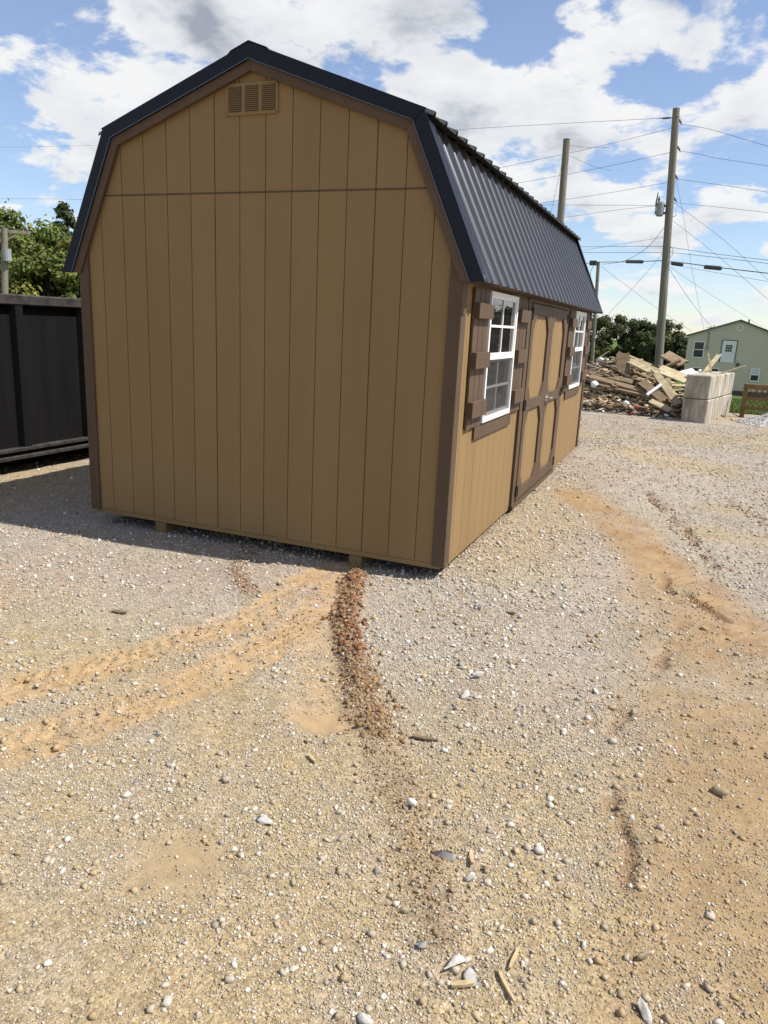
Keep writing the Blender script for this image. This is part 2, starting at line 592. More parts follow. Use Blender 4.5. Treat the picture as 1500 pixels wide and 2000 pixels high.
def tread(x, y, pl):
    """bars left by a tyre: -1..1 along a wheel path"""
    best, tt, ss, run = np.full(np.shape(x), 1e9), np.zeros_like(x), np.zeros_like(x), 0.0
    for (ax, ay), (bx, by) in zip(pl[:-1], pl[1:]):
        ux, uy = bx - ax, by - ay
        ln = math.hypot(ux, uy)
        t = np.clip(((x - ax) * ux + (y - ay) * uy) / (ln * ln), 0, 1)
        px_, py_ = x - ax - t * ux, y - ay - t * uy
        d = np.hypot(px_, py_)
        k = d < best
        best = np.where(k, d, best)
        tt = np.where(k, run + t * ln, tt)
        ss = np.where(k, (px_ * uy - py_ * ux) / ln, ss)
        run += ln
    bars = np.sin(2 * math.pi * (tt + .45 * np.abs(ss)) / .082)
    return sstep(-.2, .5, bars) * (1 - sstep(.09, .13, best)) * sstep(.015, .03, np.abs(ss))


def masks(x, y):
    """where each kind of surface lies, 0..1, in world metres"""
    wx = x + .10 * (fbm(x * 3.1, y * 3.1, 3, 5.) - .5) + .05 * (fbm(x * 11, y * 11, 2, 8.) - .5)
    wy = y + .10 * (fbm(x * 3.1, y * 3.1, 3, 15.) - .5) + .05 * (fbm(x * 11, y * 11, 2, 18.) - .5)
    n = fbm(x * 2.3, y * 2.3, 4, 31.)
    m = {}
    m['ridge'] = (1 - sstep(.03, .11, seg_dist(wx, wy, RIDGE))) * (1 - .65 * sstep(-1.4, -2.2, y))
    m['clod2'] = (1 - sstep(.02, .09, seg_dist(wx, wy, CLOD2))) * .8
    ta = 1 - sstep(.06, .19, seg_dist(wx, wy, TRACK_A))
    tb = 1 - sstep(.08, .22, seg_dist(wx, wy, TRACK_B))
    nf = fbm(x * 14, y * 14, 3, 37.)
    nf2 = fbm(x * 48, y * 48, 2, 39.)
    brk = sstep(.38, .60, .42 * n + .33 * nf + .25 * nf2)
    soft = sstep(.22, .78, .6 * n + .4 * nf)
    tc = 1 - sstep(.05, .24, seg_dist(wx, wy, CLAY_C))
    m['clay'] = np.clip(np.maximum(np.maximum(ta, tb) * (.48 + .6 * brk), tc * (.2 + .7 * soft)), 0, 1)
    red = 1 - sstep(.10, .42, seg_dist(wx, wy, RED_R))
    m['red'] = np.clip(red * (.10 + .95 * brk) * (1 - .4 * sstep(.9, -.6, y)), 0, 1)
    m['sand'] = np.clip((1 - sstep(.14 + .16 * sstep(2., -1., y), .36 + .44 * sstep(2., -1., y), seg_dist(wx, wy, SAND_R))) * (.55 + .6 * soft), 0, 1)
    pud = 1 - sstep(.06, .30, np.hypot((wx - 3.14) * 1.1, (wy + 3.02) * 1.3))
    pud2 = 1 - sstep(.05, .22, np.hypot(wx - 3.19, (wy + 2.0) * 1.2))
    m['puddle'] = np.maximum(pud, pud2)
    rut = np.zeros_like(x)
    for pl, w in ((RUT1, .05), (RUT2, .05), (RUT2B, .04), (RUT3, .035), (RUT4, .05), (RUT5, .04)):
        rut = np.maximum(rut, 1 - sstep(w * .25, w * 1.3, seg_dist(wx, wy, pl)))
    m['rut'] = rut * sstep(.3, .55, fbm(x * 5, y * 5, 3, 44.))
    m['band'] = 1 - sstep(.08, .34, seg_dist(wx, wy, BAND))
    m['bed'] = 1 - sstep(.15, .8, seg_dist(wx, wy, BED))
    return m


def ground_h(x, y, m=None):
    m = m or masks(x, y)
    z = -.125 + .030 * (fbm(x * .9, y * .9, 3, 2.) - .5) + .014 * (fbm(x * 5, y * 5, 3, 60.) - .5) \
        + .007 * (fbm(x * 22, y * 22, 2, 70.) - .5)
    # the yard rises a little along the sunny side of the shed
    side = sstep(2.75, 3.15, x) * (1 - sstep(3.3, 5.2, x)) * sstep(-.5, .25, y) * (1 - sstep(6.5, 9, y))
    z = z + side * (.045 + .017 * np.clip(y, 0, 6.3))
    lump = fbm(x * 16, y * 16, 3, 90.)
    press = sstep(.3, .6, fbm(x * 3.5, y * 3.5, 2, 77.))
    z = z + .013 * press * np.maximum(tread(x, y, TRACK_A), tread(x, y, TRACK_B)) + .008 * press * tread(x, y, RED_R)
    z = z + m['ridge'] * (.016 + .028 * lump) + m['clod2'] * .022 * lump
    z = z - .016 * m['clay'] + .010 * m['clay'] * (vnoise(x * 9 + y * 4, y * 18) - .5) - .012 * m['puddle']
    z = z - .026 * m['rut'] + .02 * m['band'] * lump
    z = z - .055 * np.clip(y - 17, 0, 40) * sstep(17, 22, y)
    return z


G_GREY = np.array((0.29, 0.254, 0.209))
G_PINK = np.array((0.29, 0.235, 0.19))
G_TAN = np.array((0.305, 0.234, 0.136))
G_SAND = np.array((0.258, 0.177, 0.092))
G_CLAY = np.array((0.36, 0.243, 0.124))
G_RED = np.array((0.235, 0.125, 0.062))
G_CLOD = np.array((0.148, 0.0814, 0.0444))
G_GRASS = np.array((.075, .115, .028))


def lerp(a, b, t):
    return a + (b - a) * t[..., None]


def ground_col(x, y, m):
    n1, n2 = fbm(x * 1.3, y * 1.3, 4, 101.), fbm(x * 6, y * 6, 3, 111.)
    c = np.empty(x.shape + (3,))
    c[:] = G_GREY
    c = lerp(c, G_PINK, sstep(.35, .65, n1) * (1 - sstep(3, 6, x)))
    near = 1 - sstep(-2.2, -.9, y)
    c = lerp(c, G_TAN, np.clip(near * (.35 + .9 * n2), 0, 1))
    c = lerp(c, G_TAN, np.clip(sstep(.5, .7, fbm(x * .8, y * .8, 3, 140.)) * .7, 0, 1))
    c = lerp(c, G_TAN, m['bed'] * .55)
    c = lerp(c, G_SAND, m['sand'] * .85)
    c = lerp(c, G_TAN * np.array((.98, .95, .95)), m['puddle'] * .85)
    c = lerp(c, G_CLAY, m['clay'] * .85)
    c = lerp(c, lerp(np.broadcast_to(G_RED, c.shape), G_SAND * 1.2, sstep(.3, .6, n2)), m['red'] * .65)
    c = lerp(c, G_CLOD * 1.25, np.clip(m['ridge'] * (.5 + .6 * n2), 0, 1) * .85)
    c = lerp(c, G_CLOD * 1.2, m['clod2'] * .6)
    c = lerp(c, G_CLOD * 1.3, m['rut'] * .45)
    far = sstep(17.5, 20, y) + (1 - sstep(-9, -6, x)) * sstep(6, 9, y)
    c = lerp(c, G_GRASS * (.7 + .6 * n1[..., None]), np.clip(far, 0, 1))
    return c


def axis(lo, hi, d, far_lo, far_hi, grow=1.13, cap=30.0):
    a = list(np.arange(lo, hi + d / 2, d))
    s, v = d, lo
    left = []
    while v > far_lo:
        s = min(s * grow, cap)
        v -= s
        left.append(v)
    s, v = d, hi
    right = []
    while v < far_hi:
        s = min(s * grow, cap)
        v += s
        right.append(v)
    return np.array(left[::-1] + a + right)


def grid_faces(nx, ny):
    i = np.arange(nx - 1)[:, None] * ny + np.arange(ny - 1)[None, :]
    return np.stack([i, i + ny, i + ny + 1, i + 1], -1).reshape(-1, 4)


gx, gy = axis(1.2, 5.9, .0135, -420, 420, 1.06), axis(-3.9, .8, .0135, -420, 700, 1.045)
GX, GY = np.meshgrid(gx, gy, indexing='ij')
gm = masks(GX, GY)
GZ = ground_h(GX, GY, gm)
gc = ground_col(GX, GY, gm)
grav = np.clip(1 - .75 * gm['clay'] - .65 * gm['sand'] - .85 * gm['puddle'] - .4 * gm['red'], .08, 1)
ground = np_mesh('ground', np.stack([GX, GY, GZ], -1).reshape(-1, 3), grid_faces(len(gx), len(gy)), M['ground'],
                 color=gc.reshape(-1, 3), smooth=True, extra={'grav': grav.ravel()})
tag(ground, 'pale gravel yard with orange clay wheel tracks', 'ground', kind='structure')


# crushed stone: many small uneven pieces, colour by piece -----------------
def ico():
    t = (1 + 5 ** .5) / 2
    v = np.array([(-1, t, 0), (1, t, 0), (-1, -t, 0), (1, -t, 0), (0, -1, t), (0, 1, t), (0, -1, -t), (0, 1, -t), (t, 0, -1), (t, 0, 1), (-t, 0, -1), (-t, 0, 1)], float)
    f = np.array([(0, 11, 5), (0, 5, 1), (0, 1, 7), (0, 7, 10), (0, 10, 11), (1, 5, 9), (5, 11, 4), (11, 10, 2), (10, 7, 6), (7, 1, 8), (3, 9, 4), (3, 4, 2), (3, 2, 6), (3, 6, 8), (3, 8, 9), (4, 9, 5), (2, 4, 11), (6, 2, 10), (8, 6, 7), (9, 8, 1)])
    return v / np.linalg.norm(v[0]), f


def chunk():
    v = np.array([(x, y, z) for x in (-1, 1) for y in (-1, 1) for z in (-1, 1)], float) * .72
    v[[1, 7]] *= (.55, .8, 1.0)
    v[[3, 5]] *= (.9, .6, .8)
    v[[0, 6]] *= (.8, .75, 1.0)
    f = np.array([(0, 1, 3), (0, 3, 2), (4, 6, 7), (4, 7, 5), (0, 4, 5), (0, 5, 1), (2, 3, 7), (2, 7, 6), (0, 2, 6), (0, 6, 4), (1, 5, 7), (1, 7, 3)])
    return v, f


def octa():
    v = np.array([(1, 0, 0), (-1, 0, 0), (0, 1, 0), (0, -1, 0), (0, 0, 1), (0, 0, -1)], float)
    f = np.array([(0, 2, 4), (2, 1, 4), (1, 3, 4), (3, 0, 4), (2, 0, 5), (1, 2, 5), (3, 1, 5), (0, 3, 5)])
    return v, f


def rocks_mesh(P, size, cols, base, flat=.58, jit=.34):
    """P (n,3) centres, size (n,) diameters"""
    bv, bf = base
    n = len(P)
    V = bv[None] * (1 + jit * rng.uniform(-1, 1, (n, len(bv), 1)))
    V = V * (size[:, None, None] / 2) * np.stack([rng.uniform(.75, 1.3, n), rng.uniform(.65, 1.05, n), rng.uniform(flat - .15, flat + .25, n)], -1)[:, None]
    ax = rng.uniform(-.5, .5, n)
    ca, sa = np.cos(ax)[:, None], np.sin(ax)[:, None]
    y, z = V[..., 1] * ca - V[..., 2] * sa, V[..., 1] * sa + V[..., 2] * ca
    th = rng.uniform(0, 6.283, n)
    c, s = np.cos(th)[:, None], np.sin(th)[:, None]
    V = np.stack([V[..., 0] * c - y * s, V[..., 0] * s + y * c, z], -1) + P[:, None]
    F = bf[None] + (np.arange(n) * len(bv))[:, None, None]
    C = np.repeat(cols[:, None], len(bv), 1)
    return V.reshape(-1, 3), F.reshape(-1, 3), C.reshape(-1, 3)


PAL = np.array([(.56, .53, .47), (.45, .41, .345), (.36, .315, .25), (.40, .32, .20), (.34, .25, .14), (.25, .235, .215), (.68, .66, .61)])
PALW = np.array([.16, .22, .22, .18, .12, .07, .03])


def in_view(x, y):
    """the part of the yard in front of the camera's stand, with a margin for a step aside"""
    dx, dy = x - CAM[0], y - CAM[1]
    f = dx * math.sin(YAW) + dy * math.cos(YAW)
    s = dx * math.cos(YAW) - dy * math.sin(YAW)
    under = (x > .1) & (x < 2.95) & (y > .25) & (y < 6.1)
    return (f > .6) & (np.abs(s) < f * .60 + .7) & ~under


def scatter(box_, density, smin, smax, rmin, rmax, base, bias=1.0, band=0.0):
    x0, x1, y0, y1 = box_
    n = int((x1 - x0) * (y1 - y0) * density)
    x, y = rng.uniform(x0, x1, n), rng.uniform(y0, y1, n)
    r = np.hypot(x - CAM[0], y - CAM[1])
    k = in_view(x, y) & (r >= rmin) & (r < rmax)
    x, y = x[k], y[k]
    m = masks(x, y)
    pat = sstep(.30, .62, fbm(x * 2.6, y * 2.6, 3, 200.))
    dens = .35 + .65 * pat + band * m['band'] + band * .8 * m['bed']
    dens = dens * (1 - .72 * m['clay']) * (1 - .60 * m['sand']) * (1 - .93 * m['puddle']) * (1 - .55 * m['red']) * (1 - .4 * m['ridge'])
    k = rng.random(len(x)) < dens * bias
    x, y = x[k], y[k]
    m = {q: v[k] for q, v in m.items()}
    size = smin * (smax / smin) ** (rng.random(len(x)) ** 1.7)
    z = ground_h(x, y, m)
    pick = PAL[rng.choice(len(PAL), len(x), p=PALW)]
    cols = pick * rng.uniform(.82, 1.12, (len(x), 1))
    warm = np.clip(.5 * (1 - sstep(-2.2, -.9, y)) + m['sand'] * .7 + m['clay'] * .6 + m['red'] * .7 + m['ridge'] * .8, 0, .8)
    cols = lerp(cols, ground_col(x, y, m) * 1.1, warm * rng.random(len(x)))
    return rocks_mesh(np.stack([x, y, z + size * .15], -1), size, cols, base)


def join(parts):
    V, F, C, b = [], [], [], 0
    for v, f, c in parts:
        V.append(v); F.append(f + b); C.append(c)
        b += len(v)
    return np.concatenate(V), np.concatenate(F), np.concatenate(C)


parts = [
    scatter((.8, 6.2, -4.0, -.5), 15000, .0035, .009, .5, 3.4, octa()),
    scatter((.5, 6.6, -4.0, .6), 6800, .006, .015, .5, 4.6, chunk(), band=.7),
    scatter((-.5, 7.5, -4.0, 2.5), 420, .014, .036, .5, 6.5, chunk(), bias=.8, band=2.0),
    scatter((-3, 8.5, -2.0, 5.0), 1500, .009, .021, 4.6, 8.5, octa(), band=.6),
    scatter((-3, 8.5, -3.0, 12.0), 75, .018, .048, 2.5, 16, chunk(), bias=.8, band=1.6),
    scatter((-2, 9.5, 2.0, 13.5), 420, .016, .036, 8.5, 17, octa(), band=.4),
]
V, F, C = join(parts)
tag(np_mesh('gravel', V, F, M['stone'], color=C), 'loose pale crushed stone scattered over the yard', 'gravel', kind='stuff')


# clods of clay pushed up by the wheels ---------------------------------
def clods(pl, n, spread, smin, smax, col):
    pl = np.array(pl)
    seg = np.hypot(*np.diff(pl, axis=0).T)
    cum = np.concatenate([[0], np.cumsum(seg)])
    t = rng.uniform(0, cum[-1], n)
    x, y = np.interp(t, cum, pl[:, 0]), np.interp(t, cum, pl[:, 1])
    x, y = x + rng.normal(0, spread, n), y + rng.normal(0, spread * .6, n)
    size = smin * (smax / smin) ** (rng.random(n) ** 1.8)
    z = ground_h(x, y)
    c = np.array(col) * rng.uniform(.55, 1.6, (n, 1))
    pale = rng.random(n) < .3
    c[pale] = np.array((.28, .205, .125)) * rng.uniform(.8, 1.1, (pale.sum(), 1))
    fade = sstep(-1.3, -2.2, y)
    c = lerp(c, np.array((.245, .18, .10)), np.clip(fade * .6, 0, 1))
    return rocks_mesh(np.stack([x, y, z + size * .2], -1), size, c, chunk(), flat=.8, jit=.42)


V, F, C = join([clods(RIDGE[:3], 1700, .042, .005, .024, (.20, .105, .056)), clods(RIDGE[:3], 240, .055, .02, .046, (.175, .088, .046)),
                clods(RIDGE[2:5], 1700, .055, .005, .020, (.215, .128, .068)), clods(RIDGE[2:5], 170, .065, .016, .036, (.20, .115, .06)),
                clods(RIDGE[4:], 1000, .080, .004, .017, (.235, .158, .088)), clods(RIDGE[4:], 60, .09, .012, .028, (.19, .115, .06)),
                clods(CLOD2, 420, .05, .006, .022, (.18, .11, .065)), clods(RUT1, 320, .05, .010, .030, (.19, .115, .066)),
                clods(RUT2, 200, .06, .010, .032, (.20, .12, .07)), clods(RUT3, 160, .03, .008, .020, (.19, .11, .055)),
                clods(RUT4, 500, .12, .005, .016, (.22, .145, .075)), clods(RUT5, 160, .04, .005, .014, (.23, .15, .08)),
                clods([(2.5, -.9), (2.52, -1.4)], 260, .12, .006, .02, (.23, .145, .075)), clods(TRACK_A[3:6], 320, .10, .005, .018, (.26, .18, .095))])
tag(np_mesh('clay_clods', V, F, M['clod'], color=C), 'reddish clay clods heaped along the wheel ruts', 'dirt', kind='stuff')


# the stones large enough to pick out ------------------------------------
def boulder(name, x, y, size, col, label, squash=.65, seed=0, rot=0.0, long=1.0):
    rg = np.random.default_rng(seed)
    bv, bf = ico()
    E_, V_ = {}, [tuple(v) for v in bv]
    F_ = []

    def mid(a, b):
        k = (min(a, b), max(a, b))
        if k not in E_:
            q = (np.array(V_[a]) + np.array(V_[b])) / 2
            V_.append(tuple(q / np.linalg.norm(q)))
            E_[k] = len(V_) - 1
        return E_[k]
    for a, b, c in bf:
        ab, bc, ca = mid(a, b), mid(b, c), mid(c, a)
        F_ += [(a, ab, ca), (b, bc, ab), (c, ca, bc), (ab, bc, ca)]
    v = np.array(V_)
    # crushed stone: flat broken faces
    for k in range(11):
        d = rg.normal(size=3)
        d /= np.linalg.norm(d)
        t = v @ d
        v = v - np.outer(np.clip(t - rg.uniform(.22, .55), 0, None), d)
    v *= np.array((long, .8, squash)) * size / 2 * 1.25
    c, s = math.cos(rot), math.sin(rot)
    v = np.stack([v[:, 0] * c - v[:, 1] * s, v[:, 0] * s + v[:, 1] * c, v[:, 2]], -1)
    z = float(ground_h(np.array([x]), np.array([y]))[0])
    o = np_mesh(name, v, np.array(F_), M['stone'], color=np.tile(np.array(col), (len(v), 1)))
    o.location = (x, y, z + size * squash * .28)
    return tag(o, label, 'stone', 'larger stones lying in the yard')


W_, G_, T_ = (.42, .40, .365), (.25, .24, .225), (.28, .225, .15)
for i, (x, y, s, c, lb, lg) in enumerate([
    (3.726, -2.417, .062, (.66, .65, .63), 'brightest white broken stone at the foot of the clod ridge', 1.0),
    (3.663, -1.492, .072, W_, 'pale angular stone, lowest of the loose row right of the ridge', 1.15),
    (3.56, -1.187, .055, G_, 'grey stone at the left of the loose stone row', 1.0),
    (3.671, -1.291, .060, W_, 'pale stone in the middle of the loose stone row', 1.2),
    (3.419, -.37, .062, W_, 'pale flat stone nearest the front shed corner', 1.2),
    (3.631, -.369, .055, T_, 'long buff stone lying out from the shed corner', 1.5),
    (3.677, -1.001, .058, W_, 'flat pale stone above the loose stone row', 1.3),
    (2.588, -2.415, .048, W_, 'lone pale stone left of the clod ridge', 1.1),
    (4.073, -3.008, .070, W_, 'long white stone beside the splinters at the bottom', 1.4),
    (4.135, -3.03, .058, W_, 'white stone just right of the splinters at the bottom', 1.1),
    (3.921, -2.607, .075, (.30, .275, .27), 'dark mauve grey long stone in the near gravel', 1.6),
    (3.868, -2.877, .055, T_, 'buff rounded stone near the bottom of the ridge', 1.0),
    (4.014, -2.664, .052, W_, 'white rounded stone below the dark mauve stone', 1.1),
    (3.968, -2.985, .056, G_, 'grey rounded stone left of the long white stone', 1.0),
    (4.763, -1.788, .078, T_, 'buff wedge stone standing alone on the brown sand', 1.2),
    (4.552, -2.741, .060, T_, 'tan stone at the lower end of the sandy rut', 1.0),
    (4.569, -2.93, .066, W_, 'pale stone at the bottom right edge of the sand', 1.3),
    (3.909, -3.251, .050, W_, 'right one of two pale stones at the bottom edge', 1.0),
    (3.847, -3.279, .050, T_, 'left one of two pale stones at the bottom edge', 1.0),
    (3.284, -2.702, .058, W_, 'pale long stone above the smooth tan patch', 1.5),
    (4.20, -2.435, .048, W_, 'white stone in the gravel left of the sandy rut', 1.0),
]):
    boulder('stone', x, y, s, c, lb, seed=i + 5, rot=i * 1.3, long=lg)

for i, (x, y, ln, w, ang, lb) in enumerate([
    (4.22, -2.92, .085, .010, 1.45, 'upright-lying pale splinter, right of the long white stone'),
    (4.22, -3.02, .10, .009, 2.25, 'slanting pale splinter at the bottom of the gravel'),
    (4.11, -3.06, .06, .016, .5, 'short broad wood chip touching the white stone'),
    (3.61, -1.94, .11, .020, .15, 'flat brown wood strip right of the clod ridge'),
    (4.0, -2.58, .06, .014, 1.9, 'small pale chip beside the dark mauve stone'),
    (3.25, -2.29, .06, .014, 2.5, 'small wood chip left of the ridge below the clay patch'),
    (1.54, -1.46, .09, .03, .2, 'dark wood chip on the grey gravel left of the tracks'),
]):
    z = float(ground_h(np.array([x]), np.array([y]))[0]) + .012
    dx, dy = math.cos(ang) * ln / 2, math.sin(ang) * ln / 2
    mb = MB()
    px_, py_ = -math.sin(ang) * w / 2, math.cos(ang) * w / 2
    mb.prism([(x - dx + px_ * .4, y - dy + py_ * .4), (x - dx - px_ * .7, y - dy - py_ * .7), (x - px_, y - py_), (x + dx - px_ * .3, y + dy - py_ * .3),
              (x + dx * 1.1, y + dy * 1.1), (x + dx * .7 + px_, y + dy * .7 + py_), (x - dx * .3 + px_ * 1.1, y - dy * .3 + py_ * 1.1)], 'z', z - .005, z + .004)
    tag(mb.build('wood_splinter', M['old_wood'] if i in (3, 6) else M['chip']), lb, 'wood splinter', 'wood splinters lying in the gravel')

# ------------------------------------------------------------------ the shed
SW, SL = 3.048, 6.25            # width along X, length along Y
PITCH_B = 0.2032                # siding groove spacing, 8 inches
shed = empty('barn_shed', (SW / 2, 0, -.04))
tag(shed, 'tan gambrel barn shed with brown trim and dark ribbed metal roof', 'shed')
XC = 1.527
PROFILE = [(XC - 1.660, 1.868), (XC - 1.208, 2.848), (XC, 3.288), (XC + 1.208, 2.848), (XC + 1.660, 1.868)]
WALL = [(0, 0), (SW, 0), (SW, 2.02), (2.64, 2.790), (XC, 3.20), (.414, 2.790), (0, 2.02)]


def clip_poly(poly, ax, lim, keep_less):
    out = []
    for i, p in enumerate(poly):
        q = poly[(i + 1) % len(poly)]
        ip, iq = ((p[ax] <= lim), (q[ax] <= lim)) if keep_less else ((p[ax] >= lim), (q[ax] >= lim))
        if ip:
            out.append(p)
        if ip != iq:
            t = (lim - p[ax]) / (q[ax] - p[ax])
            out.append((p[0] + t * (q[0] - p[0]), p[1] + t * (q[1] - p[1])))
    return out


def clip_rect(poly, x0, x1, z0, z1):
    for ax, lim, kl in ((0, x0, False), (0, x1, True), (1, z0, False), (1, z1, True)):
        poly = clip_poly(poly, ax, lim, kl) if len(poly) > 2 else []
    return poly


def offset_profile(d):
    """the roof outline moved inwards by d, cut level at the eaves"""
    pts = [Vector(p) for p in PROFILE]
    lines = []
    for a, b in zip(pts[:-1], pts[1:]):
        u = (b - a).normalized()
        n = Vector((u.y, -u.x))            # inwards (down)
        lines.append((a + n * d, u))
    out = []
    a, u = lines[0]
    t = (PROFILE[0][1] - a.y) / u.y
    out.append(a + u * t)
    for (a, u), (b, w) in zip(lines[:-1], lines[1:]):
        den = u.x * w.y - u.y * w.x
        t = ((b.x - a.x) * w.y - (b.y - a.y) * w.x) / den
        out.append(a + u * t)
    a, u = lines[-1]
    t = (PROFILE[-1][1] - a.y) / u.y
    out.append(a + u * t)
    return [(p.x, p.y) for p in out]


def band_piece(k, d0, d1):
    o, i = offset_profile(d0), offset_profile(d1)
    return [i[k], i[k + 1], o[k + 1], o[k]]


# end walls: a backing sheet carrying separate grooved boards
front = MB().prism(WALL, 'y', .0095, .075).build('front_wall', M['tan'], shed)
for k in range(15):
    x0, x1 = k * PITCH_B, (k + 1) * PITCH_B
    g0 = .0040 if k % 6 == 0 else .0024
    g1 = .0040 if (k + 1) % 6 == 0 else .0024
    for z0, z1 in ((.003, 2.4145), (2.4225, 9)):
        poly = clip_rect(WALL, x0 + g0, x1 - g1, z0, z1)
        if len(poly) > 2 and max(p[1] for p in poly) - min(p[1] for p in poly) > .03:
            MB().prism(poly, 'y', 0, .010).build('siding_board', M['tan'], front, bevel=.0012)
MB().box(.222, 2.826, -.004, .012, 2.4152, 2.4218).build('flashing', M['brown'], front)
MB().prism(WALL, 'y', SL - .075, SL).build('back_wall', M['tan'], shed)
MB().box(0, .07, .076, SL - .076, 0, 2.0).build('left_wall', M['tan'], shed)

side = MB().box(SW - .075, SW - .0095, .076, SL - .076, 0, 2.0).build('side_wall', M['tan'], shed)
DOOR = (2.115, 4.085)
WINS = ((.66, 1.53), (4.745, 5.615))
nb = int(SL / PITCH_B) + 1
for k in range(nb):
    y0, y1 = k * PITCH_B, min((k + 1) * PITCH_B, SL)
    y0, y1 = y0 + .0026, y1 - .0026
    if k == 0:
        y0 = .012
    for a, b in ((y0, min(y1, DOOR[0])), (max(y0, DOOR[1]), y1)):
        if b - a < .01:
            continue
        top = 1.99
        for w in WINS:
            if a > w[0] - .01 and b < w[1] + .01:
                top = .95
        MB().box(SW - .010, SW, a, b, .003, top).build('siding_board', M['tan'], side, bevel=.0012)
MB().box(SW + .0005, SW + .018, .10, SL - .10, 1.868, 1.985).build('frieze_board', M['brown'], shed, bevel=.002)

# floor band and skids
MB().box(.02, SW - .02, .005, .045, -.036, .0005).build('skirt_board', M['tan'], shed, bevel=.002)
MB().box(SW - .045, SW - .004, .046, SL - .02, -.036, .0005).build('skirt_board', M['tan'], shed, bevel=.002)
MB().box(.03, SW - .05, .05, SL - .03, -.034, -.002).build('floor_deck', M['dark_in'], shed)
for x in (.608, 2.336):
    MB().box(x, x + .10, .012, SL - .03, -.135, -.037).build('skid', M['skid'], shed, bevel=.004)

# corner boards
for x0, x1, nm in ((-.019, .072, 'corner_board'), (SW - .074, SW + .0185, 'corner_board')):
    MB().box(x0, x1, -.0195, -.0005, -.010, 2.10).build(nm, M['brown'], shed, bevel=.002)
MB().box(SW + .0005, SW + .018, .0002, .090, -.004, 1.975).build('corner_board', M['brown'], shed, bevel=.002)
MB().box(SW + .0005, SW + .018, SL - .09, SL, -.004, 1.975).build('corner_board', M['brown'], shed, bevel=.002)
MB().box(SW - .074, SW + .0185, SL + .0005, SL + .0195, -.010, 2.10).build('corner_board', M['brown'], shed, bevel=.002)

# gable trim: brown fascia under dark metal
for k in range(4):
    MB().prism(band_piece(k, .012, .128), 'y', -.040, -.0205).build('fascia_board', M['brown'], shed, bevel=.002)
    MB().prism(band_piece(k, .012, .128), 'y', SL + .0205, SL + .040).build('fascia_board', M['brown'], shed, bevel=.002)
    r = MB()
    o, i = offset_profile(-.022), offset_profile(.068)
    q = [list(i[k]), list(i[k + 1]), list(o[k + 1]), list(o[k])]
    yf = -.056 if k in (1, 2) else -.052
    if k in (1, 2):                                     # the upper pieces lap over the lower ones
        e = 0 if k == 1 else 1
        a, b = Vector(o[k + e]), Vector(o[k + 1 - e])
        ext = (a - b).normalized() * .018
        q[3 if k == 1 else 2] = [a.x + ext.x, a.y + ext.y]
    r.prism(q, 'y', yf, -.0405)
    o2 = offset_profile(-.0195)
    r.prism([o2[k], o2[k + 1], o[k + 1], o[k]], 'y', -.0404, .055)     # flange lying on the roof
    tr = r.build('rake_trim', M['navy'], shed)
    h = band_piece(k, .0640, .0685)
    MB().prism(h, 'y', yf - .006, yf - .0003).build('drip_hem', M['hem'], tr)
    r = MB().prism(band_piece(k, -.022, .068), 'y', SL + .0405, SL + .052)
    r.prism([o2[k], o2[k + 1], o[k + 1], o[k]], 'y', SL - .055, SL + .0404)
    r.build('rake_trim', M['navy'], shed)


def rib_profile(y0, y1):
    P = .2286
    pts = []
    k = 0
    y = y0
    base = [(-.024, 0), (-.012, .022), (.012, .022), (.024, 0), (P / 3 - .014, 0), (P / 3 - .007, .005), (P / 3 + .007, .005), (P / 3 + .014, 0),
            (2 * P / 3 - .014, 0), (2 * P / 3 - .007, .005), (2 * P / 3 + .007, .005), (2 * P / 3 + .014, 0)]
    n = int((y1 - y0) / P) + 1
    for k in range(n):
        for t, h in base:
            yy = y0 + .03 + k * P + t
            if y0 <= yy <= y1:
                pts.append((yy, h))
    return [(y0, 0)] + pts + [(y1, 0)]


def roof_sheet(a, b, name):
    a, b = Vector((a[0], a[1])), Vector((b[0], b[1]))
    u = (b - a).normalized()
    n = Vector((-u.y, u.x))
    if n.y < 0:
        n = -n
    pr = rib_profile(-.040, SL + .055)
    mb = MB()
    vs_ = []
    for p in (a, b):
        for y, h in pr:
            q = p + n * h
            vs_.append((q.x, y, q.y))
    m = len(pr)
    mb.add(vs_, [(j, j + 1, m + j + 1, m + j) for j in range(m - 1)])
    o = mb.build(name, M['roof'], shed)
    s = o.modifiers.new('thick', 'SOLIDIFY')
    s.thickness = .006 if 'upper' in name else .0025
    s.offset = 0
    return o


pu = offset_profile(.0)
for sgn in (-1, 1):
    X = lambda v: XC + sgn * v
    ux, uz = 1.208, -.440
    ln = math.hypot(ux, uz)
    roof_sheet((X(.01), 3.2875), (X(1.208 + ux / ln * .078), 2.848 + uz / ln * .078), 'upper_roof_panel')
    roof_sheet((X(1.186), 2.822), (X(1.655), 1.868 + .010), 'lower_roof_panel')
    # timber deck under the sheets, seen at the eave and along the break
    MB().prism([(X(1.165), 2.815), (X(1.615), 1.900), (X(1.590), 1.888), (X(1.140), 2.803)][::sgn], 'y', .0, SL).build('roof_deck', M['skid'], shed)
    MB().prism([(X(.02), 3.270), (X(1.150), 2.856), (X(1.143), 2.838), (X(.02), 3.250)][::-sgn], 'y', -.02, SL + .02).build('roof_deck', M['skid'], shed)
MB().box(SW + .0185, XC + 1.628, .002, SL - .002, 1.880, 1.893).build('soffit_board', M['brown'], shed)
cap = MB()
